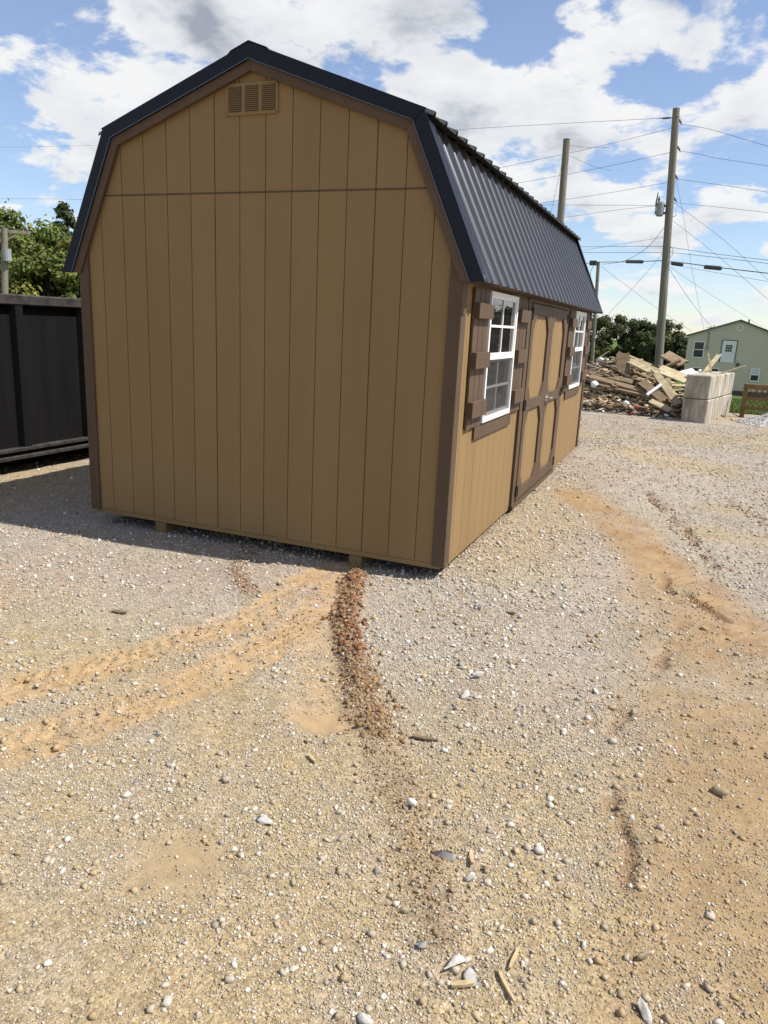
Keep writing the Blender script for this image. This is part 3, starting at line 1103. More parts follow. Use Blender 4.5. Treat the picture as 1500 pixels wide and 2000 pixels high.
for s_ in (-1, 1):
    a, b = (XC, 3.322), (XC + s_ * .135, 3.322 - .135 * .364)
    c, d = (XC + s_ * .160, b[1] - .022), (XC + s_ * .1575, b[1] - .023)
    poly = [a, b, c, d, (XC + s_ * .1335, b[1] - .004), (XC, 3.318)]
    cap.prism(poly[::-s_], 'y', -.060, SL + .06)
cap.build('ridge_cap', M['roof'], shed)

# gable vent
vf = MB().box(1.322, 1.722, -.013, -.0005, 2.896, 3.092)
vent = vf.build('gable_vent', M['tan'], shed, bevel=.003)
for c in range(3):
    x0 = 1.343 + c * .130
    MB().box(x0, x0 + .100, -.0145, -.0132, 2.918, 3.074).build('louvre_shade_sheet', M['dark_in'], vent)  # dark sheet on the plate; shade between the louvres put into its colour
    lv = MB()
    for r_ in range(13):
        z = 2.921 + r_ * .0118
        lv.add([(x0, -.0235, z), (x0 + .1, -.0235, z), (x0 + .1, -.0148, z + .0095), (x0, -.0148, z + .0095),
                (x0, -.0235, z + .002), (x0 + .1, -.0235, z + .002), (x0 + .1, -.0148, z + .0112), (x0, -.0148, z + .0112)],
               [(0, 1, 2, 3), (4, 5, 6, 7), (0, 1, 5, 4), (1, 2, 6, 5), (2, 3, 7, 6), (3, 0, 4, 7)])
    lv.build('louvre_panel', M['tan'], vent)
for x in (1.333, 1.711):
    for z in (2.906, 3.083):
        MB().tube([(x, -.0128, z), (x, -.016, z)], .004, 8).build('screw', M['black'], vent)


def screen_mat():
    m, nt, p = new_mat('window_screen')
    n = nd(nt, 'ShaderNodeTexNoise', i_Scale=3.0)
    nt.links.new(pos_vec(nt), n.inputs['Vector'])
    r = nd(nt, 'ShaderNodeValToRGB')
    nt.links.new(n.outputs[0], r.inputs[0])
    r.color_ramp.elements[0].color = (0.040, 0.037, 0.036, 1)
    r.color_ramp.elements[1].color = (0.050, 0.046, 0.045, 1)
    nt.links.new(r.outputs[0], p.inputs['Base Color'])
    p.inputs['Roughness'].default_value = 0.9
    t = nd(nt, 'ShaderNodeBsdfTransparent')
    mx = nd(nt, 'ShaderNodeMixShader')
    mx.inputs[0].default_value = 0.34
    nt.links.new(t.outputs[0], mx.inputs[1])
    nt.links.new(p.outputs[0], mx.inputs[2])
    nt.links.new(mx.outputs[0], nt.nodes['Material Output'].inputs[0])
    return m


M['mesh'] = screen_mat()


def make_window(y0, y1, z0, z1, label):
    w = .030
    f = MB()
    X0, X1 = SW + .0005, SW + .034
    f.box(X0, X1, y0, y1, z0, z0 + w + .008).box(X0, X1, y0, y1, z1 - w, z1)
    f.box(X0, X1 - .0005, y0, y0 + w, z0 + w + .008, z1 - w).box(X0, X1 - .0005, y1 - w, y1, z0 + w + .008, z1 - w)
    win = f.build('window', M['white'], shed, bevel=.002)
    win['label'] = label
    zm = (z0 + z1) / 2 + .010
    MB().box(SW + .006, SW + .030, y0 + w, y1 - w, zm - .024, zm + .024).build('meeting_rail', M['white'], win, bevel=.002)
    for lo, hi, dx, upper in ((zm + .024, z1 - w, .016, True), (z0 + w + .008, zm - .024, .006, False)):
        a, b = y0 + w, y1 - w
        s = .022
        sash = MB()
        xs0, xs1 = SW + .001, SW + dx + .008
        sash.box(xs0, xs1, a, a + s, lo, hi).box(xs0, xs1, b - s, b, lo, hi)
        sash.box(xs0, xs1 - .0005, a + s, b - s, hi - s * .7, hi)
        if not upper:
            sash.box(xs0, xs1 - .0005, a + s, b - s, lo, lo + s)
        sash.build('sash', M['white'], win)
        lo2, hi2 = lo + (0 if upper else s), hi - s * .7
        ym, zmid = (a + b) / 2, (lo2 + hi2) / 2
        mw = .009
        for (p0, p1) in ((a + s, ym), (ym, b - s)):
            for (q0, q1) in ((lo2, zmid), (zmid, hi2)):
                MB().box(SW + dx - .010, SW + dx - .004, p0, p1, q0, q1).build('pane', M['glass'], win)
        MB().box(SW + dx - .0035, SW + dx + .004, ym - mw, ym + mw, lo2, hi2).build('muntin', M['white'], win)
        MB().box(SW + dx - .0030, SW + dx + .0035, a + s, b - s, zmid - mw, zmid + mw).build('muntin', M['white'], win)
        if not upper:
            MB().box(SW + .020, SW + .0215, a + .002, b - .002, lo + .002, hi - .002).build('insect_screen', M['mesh'], win)
    return win


def make_shutter(y0, y1, z0, z1):
    sh = MB().box(SW + .0005, SW + .006, y0 + .02, y1 - .02, z0 + .08, z0 + .16).box(SW + .0005, SW + .006, y0 + .02, y1 - .02, z1 - .16, z1 - .08) \
        .build('shutter', M['brown'], shed)
    w = (y1 - y0 - .020) / 3
    for k in range(3):
        a = y0 + k * (w + .010)
        MB().box(SW + .0065, SW + .024, a, a + w, z0, z1).build('shutter_board', M['brown'], sh, bevel=.002)
    for q0, q1 in ((.985, 1.098), (1.322, 1.432), (1.655, 1.756)):
        MB().box(SW + .0245, SW + .060, y0 + .002, y1 - .002, q0, q1).build('batten', M['brown'], sh, bevel=.002)
    return sh


for (a, b), lb in zip(WINS, ('white framed window nearer the front corner', 'white framed window at the far end')):
    make_window(a, b, .915, 1.852, lb)
    MB().box(SW + .0005, SW + .019, a - .15, b + .13, .805, .9135).build('window_sill_board', M['brown'], shed, bevel=.002)
    make_shutter(a - .395, a - .022, .905, 1.852)
    make_shutter(b + .045, b + .418, .905, 1.852)

# double door
for y0, y1 in ((1.985, 2.108), (4.092, 4.215)):
    MB().box(SW + .0005, SW + .026, y0, y1, .0, 1.866).build('door_casing', M['brown'], shed, bevel=.002)
MB().box(SW + .0005, SW + .026, 2.1085, 4.0915, 1.836, 1.866).build('door_header', M['brown'], shed, bevel=.002)
for li, (y0, y1) in enumerate(((2.118, 3.096), (3.104, 4.082))):
    z0, z1 = .030, 1.830
    leaf = MB().box(SW - .008, SW + .004, y0, y1, z0, z1).build('door_leaf', M['tan'], shed)
    k0 = int(y0 / PITCH_B)
    for k in range(k0, k0 + 7):
        a, b = max(y0 + .002, k * PITCH_B + .0025), min(y1 - .002, (k + 1) * PITCH_B - .0025)
        if b - a > .02:
            MB().box(SW + .0042, SW + .012, a, b, z0 + .002, z1 - .002).build('panel_board', M['tan'], leaf, bevel=.0012)
    xa, xb = SW + .0125, SW + .034
    st = .115
    MB().box(xa, xb, y0, y0 + st, z0, z1).build('stile', M['brown'], leaf, bevel=.002)
    MB().box(xa, xb, y1 - st, y1, z0, z1).build('stile', M['brown'], leaf, bevel=.002)
    rails = ((z0, z0 + .105), (.868, .968), (z1 - .098, z1))
    for r0, r1 in rails:
        MB().box(xa, xb - .0006, y0 + st + .0005, y1 - st - .0005, r0, r1).build('rail', M['brown'], leaf, bevel=.002)
    for lo, hi in ((rails[0][1], rails[1][0]), (rails[1][1], rails[2][0])):
        for yy, sy in ((y0 + st, 1), (y1 - st, -1)):
            for zz, sz in ((lo, 1), (hi, -1)):
                poly = [(yy + sy * .0008, zz + sz * .0008), (yy + sy * .115, zz + sz * .0008), (yy + sy * .0008, zz + sz * .135)]
                if sy * sz < 0:
                    poly = poly[::-1]
                MB().prism(poly, 'x', xa, xb - .001).build('corner_brace', M['brown'], leaf)
    yh = y0 if li == 0 else y1
    s = -1 if li == 0 else 1
    for zc in (.125, .93, 1.742):
        h = MB().box(xb + .0005, xb + .006, min(yh, yh - s * .035), max(yh, yh - s * .035), zc - .045, zc + .045)
        h.box(xb - .006, xb + .006, min(yh + s * .002, yh + s * .034), max(yh + s * .002, yh + s * .034), zc - .045, zc + .045)
        h.tube([(xb + .007, yh, zc - .05), (xb + .007, yh, zc + .05)], .008, 8)
        if zc == .93:
            h.box(xb + .0005, xb + .006, min(yh - s * .035, yh - s * .10), max(yh - s * .035, yh - s * .10), zc - .012, zc + .012)
        h.build('hinge', M['black'], leaf)
    if li == 1:
        lt = MB().box(xb + .0005, xb + .007, 3.110, 3.235, .895, .955)
        lt.tube([(xb + .007, 3.15, .925), (xb + .045, 3.15, .925)], .010, 10)
        lt.tube([(xb + .045, 3.145, .925), (xb + .048, 3.28, .922)], .009, 10)
        lt.tube([(xb + .007, 3.215, .925), (xb + .018, 3.215, .925)], .014, 10)
        lt.build('door_latch', M['zinc'], leaf)
MB().box(SW + .0005, SW + .034, 2.0, 4.2, -.030, .0).build('door_threshold', M['brown'], shed, bevel=.002)

# ------------------------------------------------------------------ black steel container on the left
cont = empty('roll_off_container', (-3.1, 3, -.12))
tag(cont, 'black open-top steel waste container with ribbed side behind the shed', 'container')
CX = -1.95
CY0, CY1 = -2.6, 4.4
body = MB().box(CX - 2.3, CX - .075, CY0, CY1, .10, .14).box(CX - .115, CX - .075, CY0, CY1, .14, 1.66).box(CX - 2.3, CX - 2.26, CY0, CY1, .14, 1.66)
body.box(CX - 2.259, CX - .116, CY0, CY0 + .04, .141, 1.66).box(CX - 2.259, CX - .116, CY1 - .04, CY1, .141, 1.66)
body.build('body', M['steel'], cont)
MB().box(CX - .114, CX + .0, CY0, CY1, 1.605, 1.71).build('top_rail', M['rust'], cont, bevel=.012)
MB().box(CX - 2.32, CX - 2.22, CY0, CY1, 1.605, 1.71).build('top_rail', M['rust'], cont, bevel=.012)
MB().box(CX - .0745, CX + .0, CY0, CY1, .115, .155).build('bottom_rail', M['rust'], cont, bevel=.006)
MB().box(CX - .0745, CX - .03, CY0, CY1, .075, .1145).build('bottom_rail', M['steel'], cont)
MB().box(CX - .0745, CX + .004, CY0, CY1, .035, .0745).build('bottom_rail', M['rust'], cont, bevel=.006)
for k in range(8):
    y = 1.085 - .9 * 4 + .9 * k
    MB().prism([(CX - .0745, y - .012), (CX - .004, y + .008), (CX - .004, y + .098), (CX - .0745, y + .118)][::-1], 'z', .156, 1.604).build('side_rib', M['steel'], cont)
for y in (CY0 + .4, CY0 + 1.9, CY1 - 1.9, CY1 - .4):
    MB().tube([(CX - .34, y, -.02), (CX - .16, y, -.02)], .098, 16).build('roller', M['steel'], cont)
for x in (CX - .45, CX - 1.85):
    MB().box(x - .05, x + .05, CY0, CY1, -.11, .0995).build('skid_rail', M['steel'], cont)

# ------------------------------------------------------------------ utility poles and wires
def H1(x, y):
    return float(ground_h(np.array([float(x)]), np.array([float(y)]))[0])


def make_pole(label, top, base, r0, r1, name='utility_pole'):
    b = Vector((base[0], base[1], H1(base[0], base[1]) - .3))
    t = Vector(top)
    e = empty(name, (b.x, b.y, b.z + .3))
    tag(e, label, 'utility pole', 'utility poles')
    n = 9
    pts = [b.lerp(t, k / n) for k in range(n + 1)]
    MB().tube(pts, [r1 + (r0 - r1) * k / n for k in range(n + 1)], 14).build('shaft', M['pole'], e, smooth=False)
    return e


p1 = make_pole('tallest utility pole, rising behind the debris heap with a transformer', (2.65, 26.29, 9.57), (3.31, 26.32), .125, .165)
for a, b in [((2.76, 26.3, 9.26), (2.9, 26.3, 9.04)), ((2.83, 26.3, 8.36), (2.98, 26.31, 8.14)), ((2.87, 26.3, 7.42), (3.02, 26.31, 7.19)), ((2.9, 26.3, 6.65), (3.09, 26.31, 6.44)),
             ((2.14, 26.4, 9.30), (2.56, 26.29, 9.27))]:
    a, b = Vector(a), Vector(b)
    MB().tube([a.lerp(b, t) for t in (0, .2, .3, .4, .5, .6, .7, .8, 1)], [.018, .018, .045, .025, .045, .025, .045, .02, .02], 8).build('insulator', M['insul'], p1)
MB().tube([(2.545, 26.2, 5.93), (2.545, 26.2, 5.98), (2.545, 26.2, 6.36), (2.545, 26.2, 6.40), (2.545, 26.2, 6.44)], [.10, .135, .135, .125, .06], 16).build('transformer', M['trans'], p1)
MB().tube([(2.47, 26.15, 6.4), (2.47, 26.15, 6.5), (2.46, 26.15, 6.55), (2.46, 26.15, 6.62)], [.03, .045, .025, .01], 8).build('bushing', M['insul'], p1)
MB().tube([(2.40, 26.1, 6.0), (2.39, 26.1, 6.35), (2.41, 26.1, 6.75)], [.03, .035, .015], 8).build('fuse_cutout', M['insul'], p1)
MB().bar((2.55, 26.25, 6.3), (2.85, 26.3, 6.3), .06, .08).bar((2.55, 26.25, 6.05), (2.87, 26.3, 6.05), .06, .08).build('bracket', M['insul'], p1)
MB().tube([(2.95, 26.28, 5.98), (3.06, 26.25, 5.92), (3.13, 26.25, 5.97), (3.12, 26.25, 6.03)], .012, 6).build('hook', M['insul'], p1)
lp = [(3.02 + .17 * math.sin(t), 26.25, 4.67 + .22 * math.cos(t)) for t in np.linspace(0.1, 3.0, 10)]
MB().tube(lp, .010, 6).build('drip_loop', M['wire'], p1)

p2 = make_pole('thick stub pole without crossarm, cut off by the shed roof', (-1.42, 27.82, 9.05), (-1.22, 27.84), .135, .165)
MB().tube([(-1.42, 27.82, 9.045), (-1.42, 27.82, 9.075)], .14, 14).build('pole_cap', M['insul'], p2)
p3 = make_pole('short thin pole with a dark box, at the far end of the shed', (-1.08, 38.99, 5.43), (-.74, 39.03), .09, .11)
MB().box(-1.52, -1.14, 38.7, 38.9, 5.22, 5.47).build('junction_box', M['wire'], p3, bevel=.02)
MB().tube([(-1.3, 38.8, 5.2), (-1.42, 38.8, 4.9), (-1.35, 38.85, 4.2), (-1.2, 38.9, 3.4)], .014, 6).build('cable', M['wire'], p3)
MB().box(-1.25, -1.02, 38.7, 38.86, .6, 1.15).build('meter_box', M['trans'], p3, bevel=.02)
MB().bar((-1.3, 38.8, 1.3), (-.55, 38.8, 1.3), .06, .05).build('bracket', M['insul'], p3)
p4 = make_pole('grey pole with a wooden crossarm, before the trees at far left', (-17.08, 14.47, 4.09), (-17.29, 14.25), .10, .13)
MB().bar((-17.54, 13.96, 3.99), (-16.57, 15.04, 3.99), .10, .10).build('crossarm', M['pole'], p4)
MB().bar((-16.75, 14.82, 3.99), (-17.08, 14.43, 3.68), .03, .04).build('brace', M['pole'], p4)
MB().bar((-17.4, 14.1, 3.99), (-17.11, 14.43, 3.68), .03, .04).build('brace', M['pole'], p4)
MB().tube([(-16.97, 14.39, 3.04), (-16.97, 14.39, 3.43)], .14, 12).build('transformer', M['trans'], p4)
for t in (.06, .34, .66, .94):
    q = Vector((-17.54, 13.96, 4.03)).lerp(Vector((-16.57, 15.04, 4.03)), t)
    MB().tube([q, q + Vector((0, 0, .07)), q + Vector((0, 0, .12))], [.02, .045, .02], 8).build('insulator', M['insul'], p4)

WIRES = [
    ('top wire leading left from the tall pole over the shed roof', 0.011, [[2.54, 26.28, 9.27], [2.14, 26.46, 9.32], [-5.75, 30.91, 10.41], [-17.43, 35.8, 11.52], [-38.18, 37.56, 12.34], [-49.52, 36.7, 12.53]]),
    ('second wire from the tall pole slanting down left behind the stub pole', 0.011, [[2.55, 26.28, 8.92], [-0.33, 28.5, 8.89], [-3.92, 31.38, 8.99], [-11.32, 36.42, 8.97]]),
    ('third wire from the tall pole slanting down left across the stub pole', 0.011, [[2.69, 26.29, 8.13], [0.12, 28.06, 8.05], [-3.2, 30.52, 8.08], [-9.64, 35.96, 8.37]]),
    ('fourth wire from the tall pole slanting down left towards the roof edge', 0.01, [[2.72, 26.29, 7.11], [0.23, 28.07, 7.06], [-2.93, 30.58, 7.13], [-8.8, 36.25, 7.49]]),
    ('level wire running left from the transformer to behind the roof', 0.01, [[2.54, 26.28, 6.32], [0.16, 29.07, 6.78], [-3.34, 32.53, 7.37], [-10.61, 38.81, 8.48]]),
    ('sloping wire from transformer down to the roof edge', 0.01, [[2.5, 26.28, 6.32], [0.6, 28.12, 6.43], [-1.67, 30.82, 6.58], [-6.65, 35.85, 6.91]]),
    ('thin slack wire meeting the roof end below the transformer', 0.008, [[2.77, 26.3, 5.21], [0.94, 29.16, 5.27], [-1.08, 31.93, 5.29], [-5.45, 37.19, 5.43]]),
    ('upper of two level black wires left of the tall pole', 0.014, [[2.85, 26.3, 4.89], [0.75, 29.14, 5.18], [-1.19, 31.91, 5.45], [-7.36, 38.76, 6.19]]),
    ('lower of two level black wires left of the tall pole', 0.014, [[2.86, 26.3, 4.67], [0.78, 29.14, 4.94], [-1.12, 31.92, 5.2], [-7.33, 38.77, 5.86]]),
    ('thick cable running from the tall pole to the short pole and on', 0.028, [[2.84, 26.3, 4.38], [1.25, 31.2, 4.76], [-0.96, 38.71, 5.38], [-2.71, 42.81, 5.64], [-9.31, 53.74, 6.32]]),
    ('top wire leading right from the tall pole', 0.01, [[2.9, 26.3, 9.04], [3.54, 25.33, 8.69], [4.13, 24.34, 8.31], [5.89, 21.3, 7.04]]),
    ('second wire leading right from the tall pole', 0.01, [[2.98, 26.31, 8.16], [3.73, 25.33, 7.81], [4.25, 24.64, 7.54], [6.03, 22.3, 6.74]]),
    ('third wire leading right from the tall pole', 0.01, [[3.02, 26.31, 7.21], [4.37, 24.34, 6.66], [6.14, 22.29, 6.0]]),
    ('fourth wire leading right from the tall pole', 0.01, [[3.02, 26.31, 6.41], [4.47, 24.34, 5.95], [6.24, 22.28, 5.42]]),
    ('upper black wire leading right from below the transformer', 0.013, [[3.05, 26.31, 4.86], [4.69, 24.34, 4.44], [6.45, 22.27, 4.04]]),
    ('lower black wire leading right from below the transformer', 0.013, [[3.06, 26.31, 4.68], [4.7, 24.34, 4.33], [6.47, 22.27, 3.94]]),
    ('thick cable leading right from the tall pole with splice cases', 0.026, [[3.05, 26.31, 4.35], [3.54, 25.73, 4.27], [4.75, 24.34, 4.01], [6.51, 22.26, 3.65]]),
    ('thin drop wire running right below the thick cable', 0.009, [[3.07, 26.31, 4.29], [3.73, 25.73, 4.11], [5.1, 24.34, 3.78], [6.56, 22.26, 3.39]]),
    ('long guy wire falling right from the transformer height', 0.008, [[2.99, 26.31, 6.41], [4.6, 24.34, 5.07], [5.63, 23.32, 4.13], [6.75, 22.25, 3.06]]),
    ('guy wire falling right from the hook under the transformer', 0.008, [[3.0, 26.31, 5.81], [4.51, 24.84, 4.59], [6.83, 22.24, 2.52]]),
    ('steep thin guy wire falling towards the house roof', 0.008, [[2.95, 26.31, 7.21], [3.35, 26.82, 6.05], [3.92, 28.34, 4.18], [4.68, 31.34, 1.98]]),
    ('dark service wire falling right from the thick cable to the house', 0.012, [[3.07, 26.31, 4.18], [3.55, 29.33, 3.64], [4.36, 37.34, 2.91], [5.51, 49.33, 2.11]]),
    ('thin guy wire falling right across the clouds to the house roof', 0.008, [[3.14, 26.32, 4.17], [4.56, 31.34, 3.58], [6.24, 40.31, 3.12], [8.52, 49.19, 2.34]]),
    ('guy wire falling left from the tall pole towards the trees', 0.01, [[2.84, 26.3, 4.65], [2.0, 28.25, 3.8], [0.53, 33.14, 2.73], [0.0, 35.09, 2.38]]),
    ('wire from the short pole falling right past the tall pole to the house', 0.012, [[-0.88, 38.72, 5.17], [0.32, 40.15, 4.36], [2.19, 44.29, 3.14], [4.1, 49.34, 2.04]]),
    ('slack wire looping from the transformer down to the short pole', 0.014, [[2.78, 26.3, 5.57], [2.25, 27.77, 5.1], [1.52, 30.22, 4.91], [0.52, 34.14, 5.0], [-0.86, 38.72, 5.28]]),
    ('guy wire leaning off the left side of the stub pole', 0.01, [[-1.45, 27.81, 8.62], [-1.62, 27.78, 7.4], [-1.78, 27.75, 6.13]]),
    ('upper wire fading right from the stub pole', 0.008, [[-1.34, 27.83, 8.86], [-0.66, 27.44, 8.66], [0.36, 27.08, 8.54]]),
    ('lower wire fading right from the stub pole', 0.008, [[-1.3, 27.84, 8.49], [-0.13, 27.01, 7.87], [0.61, 26.61, 7.63]]),
    ('upper faint wire crossing the blue sky left of the shed', 0.011, [[-34.0, 27.29, 7.3], [-31.57, 30.02, 7.69], [-29.81, 31.76, 7.89], [-25.74, 37.67, 8.64]]),
]



def spline(pts, n=8):
    P = [Vector(p) for p in pts]
    P = [P[0] * 2 - P[1]] + P + [P[-1] * 2 - P[-2]]
    out = []
    for i in range(1, len(P) - 2):
        for k in range(n):
            t = k / n
            a, b, c, d = P[i - 1], P[i], P[i + 1], P[i + 2]
            out.append(.5 * ((2 * b) + (c - a) * t + (2 * a - 5 * b + 4 * c - d) * t * t + (3 * b - a - 3 * c + d) * t ** 3))
    return out + [P[-2]]


for lb, r, pts in WIRES:
    tag(MB().tube(spline(pts), r * .62, 6).build('overhead_wire', M['wire']), lb, 'wire', 'overhead wires')
for a, b, lb in [((1.07, 31.48, 4.79), (1.99, 28.75, 4.55), 'dark splice case on the thick cable left of the tall pole'),
                 ((3.21, 26.12, 4.28), (3.6, 25.63, 4.19), 'black splice case hanging close right of the tall pole'),
                 ((4.35, 24.74, 4.05), (4.9, 24.14, 3.96), 'dark splice case farther right on the thick cable')]:
    a, b = Vector(a), Vector(b)
    tag(MB().tube([a, a.lerp(b, .06), a.lerp(b, .94), b], [.03, .075, .075, .03], 10).build('splice_case', M['wire']), lb, 'splice case', 'splice cases on the cable')

# ------------------------------------------------------------------ house in the distance
hs = empty('house', (6.9, 55, -2.0))
tag(hs, 'sage green gabled house with a raised white door beyond the yard', 'house')
HX0, HX1, HPX = 3.90, 9.94, 6.92
HY = 50.32
EZ, PZ = 1.80, 2.88
hw = MB().prism([(HX0, -1.62), (HX1, -1.62), (HX1, EZ), (HPX, PZ), (HX0, EZ)], 'y', HY, HY + 10).build('wall', M['house_wall'], hs)
for z in np.arange(-1.60, 2.8, .20):                    # lap siding courses
    poly = clip_rect([(HX0, -1.62), (HX1, -1.62), (HX1, EZ), (HPX, PZ), (HX0, EZ)], HX0, HX1, z, z + .194)
    if len(poly) > 2:
        x0, x1 = min(p[0] for p in poly), max(p[0] for p in poly)
        MB().prism(poly, 'y', HY - .012, HY - .0005).build('siding_course', M['house_wall'], hw)
MB().box(HX0 + .05, HX1 - .05, HY + .03, HY + 9.9, -3.2, -1.621).build('foundation', M['house_roof'], hs)
for sx, (a, b) in ((-1, ((HX0 - .16, EZ - .055), (HPX, PZ + .0))), (1, ((HX1 + .16, EZ - .055), (HPX, PZ + .0)))):
    poly = [a, b, (b[0], b[1] + .085), (a[0], a[1] + .085)]
    MB().prism(poly[::-sx], 'y', HY - .18, HY + 10.2).build('roof', M['house_roof'], hs)


def far_window(x0, x1, z0, z1, blind=False):
    w = .06
    f = MB().box(x0 - w, x1 + w, HY - .06, HY - .0125, z0 - w, z0).box(x0 - w, x1 + w, HY - .06, HY - .0125, z1, z1 + w)
    f.box(x0 - w, x0, HY - .0595, HY - .0125, z0, z1).box(x1, x1 + w, HY - .0595, HY - .0125, z0, z1)
    zm = (z0 + z1) / 2
    f.box(x0, x1, HY - .055, HY - .0125, zm - .025, zm + .025)
    o = f.build('window', M['white'], hs)
    MB().box(x0, x1, HY - .030, HY - .0127, z0, zm - .025).build('pane', M['glass_far'], o)
    MB().box(x0, x1, HY - .034, HY - .0127, zm + .025, z1).build('pane', M['white_scrap'] if blind else M['glass_far'], o)


far_window(4.36, 4.93, .44, 1.40)
far_window(4.45, 4.95, -1.1, -.30)
far_window(5.60, 6.02, -1.1, -.28)
far_window(6.62, 6.90, -1.0, -.50)
far_window(8.05, 8.49, -.88, -.14, True)
dr = MB().box(6.06, 6.90, HY - .05, HY - .0125, .18, 1.58).build('door', M['white'], hs)
for i in range(3):
    for j in range(3):
        MB().box(6.28 + i * .135, 6.395 + i * .135, HY - .062, HY - .0505, .88 + j * .155, 1.01 + j * .155).build('pane', M['glass_far'], dr)
MB().tube([(6.82, HY - .05, .82), (6.82, HY - .11, .82)], .03, 8).build('door_knob', M['zinc'], dr)
MB().box(6.00, 6.0595, HY - .045, HY - .0125, .18, 1.64).box(6.9005, 6.96, HY - .045, HY - .0125, .18, 1.64).box(6.06, 6.90, HY - .045, HY - .0125, 1.581, 1.64).build('door_frame', M['house_roof'], dr)
vt = MB()
ring = [(6.96 + .20 * math.cos(t), HY - .03, 2.42 + .20 * math.sin(t)) for t in np.linspace(0, 2 * math.pi, 21)]
vt.tube(ring, .035, 6, cap=False)
vt.build('round_vent', M['white'], hs)
MB().box(7.05, 7.25, HY - .12, HY - .0125, .0, .18).build('vent_hood', M['house_roof'], hs)
MB().box(5.08, 5.22, HY - .12, HY - .0125, .95, 1.2).build('meter_box', M['trans'], hs)
MB().tube([(5.15, HY - .06, 1.2), (5.15, HY - .06, 2.0), (5.05, HY - .06, 2.12)], .03, 6).build('service_mast', M['trans'], hs)
MB().tube([(7.45, HY + .6, 2.72), (7.45, HY + .6, 3.0)], .05, 8).build('roof_vent', M['house_roof'], hs)

# ------------------------------------------------------------------ concrete blocks, fence, gravel heap
bdir, bper = Vector((.217, .976, 0)), Vector((-.976, .217, 0))
B0 = Vector((4.84, 12.3, 0))


def block(s0, s1, z0, z1, w, label, seed):
    rg = random.Random(seed)
    a, b = B0 + bdir * (s0 + .008), B0 + bdir * (s1 - .008)
    p = [a, b, b + bper * w, a + bper * w]
    j = lambda: rg.uniform(-.012, .012)
    vs_ = [(q.x + j(), q.y + j(), z) for z in (z0, z1) for q in p]
    mb = MB().add(vs_, [(0, 3, 2, 1), (4, 5, 6, 7), (0, 1, 5, 4), (1, 2, 6, 5), (2, 3, 7, 6), (3, 0, 4, 7)])
    o = mb.build('concrete_block', M['concrete'], bevel=.018)
    tag(o, label, 'concrete block', 'stacked concrete blocks')
    return o


zb = -.16
for (s0, s1), nm in (((0, .82), 'near'), ((.82, 1.68), 'middle'), ((1.68, 2.55), 'far')):
    block(s0, s1, zb, .365, .50, f'lower concrete block at the {nm} end of the stacked wall', len(nm))
    block(s0 + .01, s1 + .01, .375, .865, .50, f'upper concrete block at the {nm} end of the stacked wall', len(nm) + 40)

fn = empty('lattice_fence', (5.65, 14.46, -.13))
tag(fn, 'low brown wooden lattice fence beside the gravel heap', 'fence')
FY = 14.46
for x in (5.60, 8.0):
    MB().box(x, x + .10, FY - .05, FY + .05, H1(x, FY) - .1, .655).build('post', M['fence'], fn, bevel=.006)
FX0, FX1 = 5.7005, 7.9995
for z0, z1 in ((.53, .645), (.295, .355), (.07, .14)):
    MB().box(FX0, FX1, FY - .025, FY + .025, z0, z1).build('rail', M['fence'], fn, bevel=.004)


def slat_mesh(h, sgn):
    return MB().bar((0, 0, 0), (sgn * (h + .0), 0, h), .008, .034, up=(0, 1, 0))


for z0, z1 in ((.345, .54), (.13, .305)):
    h = z1 - z0
    for sgn in (1, -1):
        yy = FY - .006 if sgn > 0 else FY + .006
        me = None
        k = 0
        x = FX0 + .02
        while x + h < FX1 - .01:
            xs = x if sgn > 0 else x + h
            if me is None:
                d = .017 * .7071
                mb = MB().prism([(-d, d * 0 - 0), (d, 0), (sgn * h + d, h), (sgn * h - d, h)], 'y', -.005, .005)
                o = mb.build('lattice_slat', M['fence'], fn)
                me = o.data
            else:
                o = bpy.data.objects.new('lattice_slat', me)
                COL.objects.link(o)
                o.parent = fn
                o.matrix_parent_inverse = fn.matrix_world.inverted()
            o.location = (xs, yy, z0)
            x += .115
            k += 1


def heap(name, cx, cy, rx, ry, h, mat, color, label, cat, n=70, rough=.25, seed=1., kind=None):
    u = np.linspace(-1.05, 1.05, n)
    U, Vv = np.meshgrid(u, u, indexing='ij')
    X, Y = cx + U * rx, cy + Vv * ry
    r = np.hypot(U, Vv) + .22 * (fbm(X * 1.6, Y * 1.6, 3, seed) - .5)
    Z = h * (1 - sstep(.0, 1.0, r)) * (1 + rough * (fbm(X * 5, Y * 5, 4, seed + 5) - .5) * 2) + .10 * rough * (fbm(X * 16, Y * 16, 2, seed + 9) - .5)
    Z = Z * (1 - sstep(.92, 1.0, r)) - .04 * sstep(.9, 1.02, r)
    G = ground_h(X, Y)
    nz = fbm(X * 7, Y * 7, 4, seed + 20)
    c = np.array(color) * (.55 + .9 * nz[..., None])
    o = np_mesh(name, np.stack([X, Y, G + Z], -1).reshape(-1, 3), grid_faces(n, n), mat, color=c.reshape(-1, 3), smooth=False)
    return tag(o, label, cat, kind=kind), (lambda x, y: None)


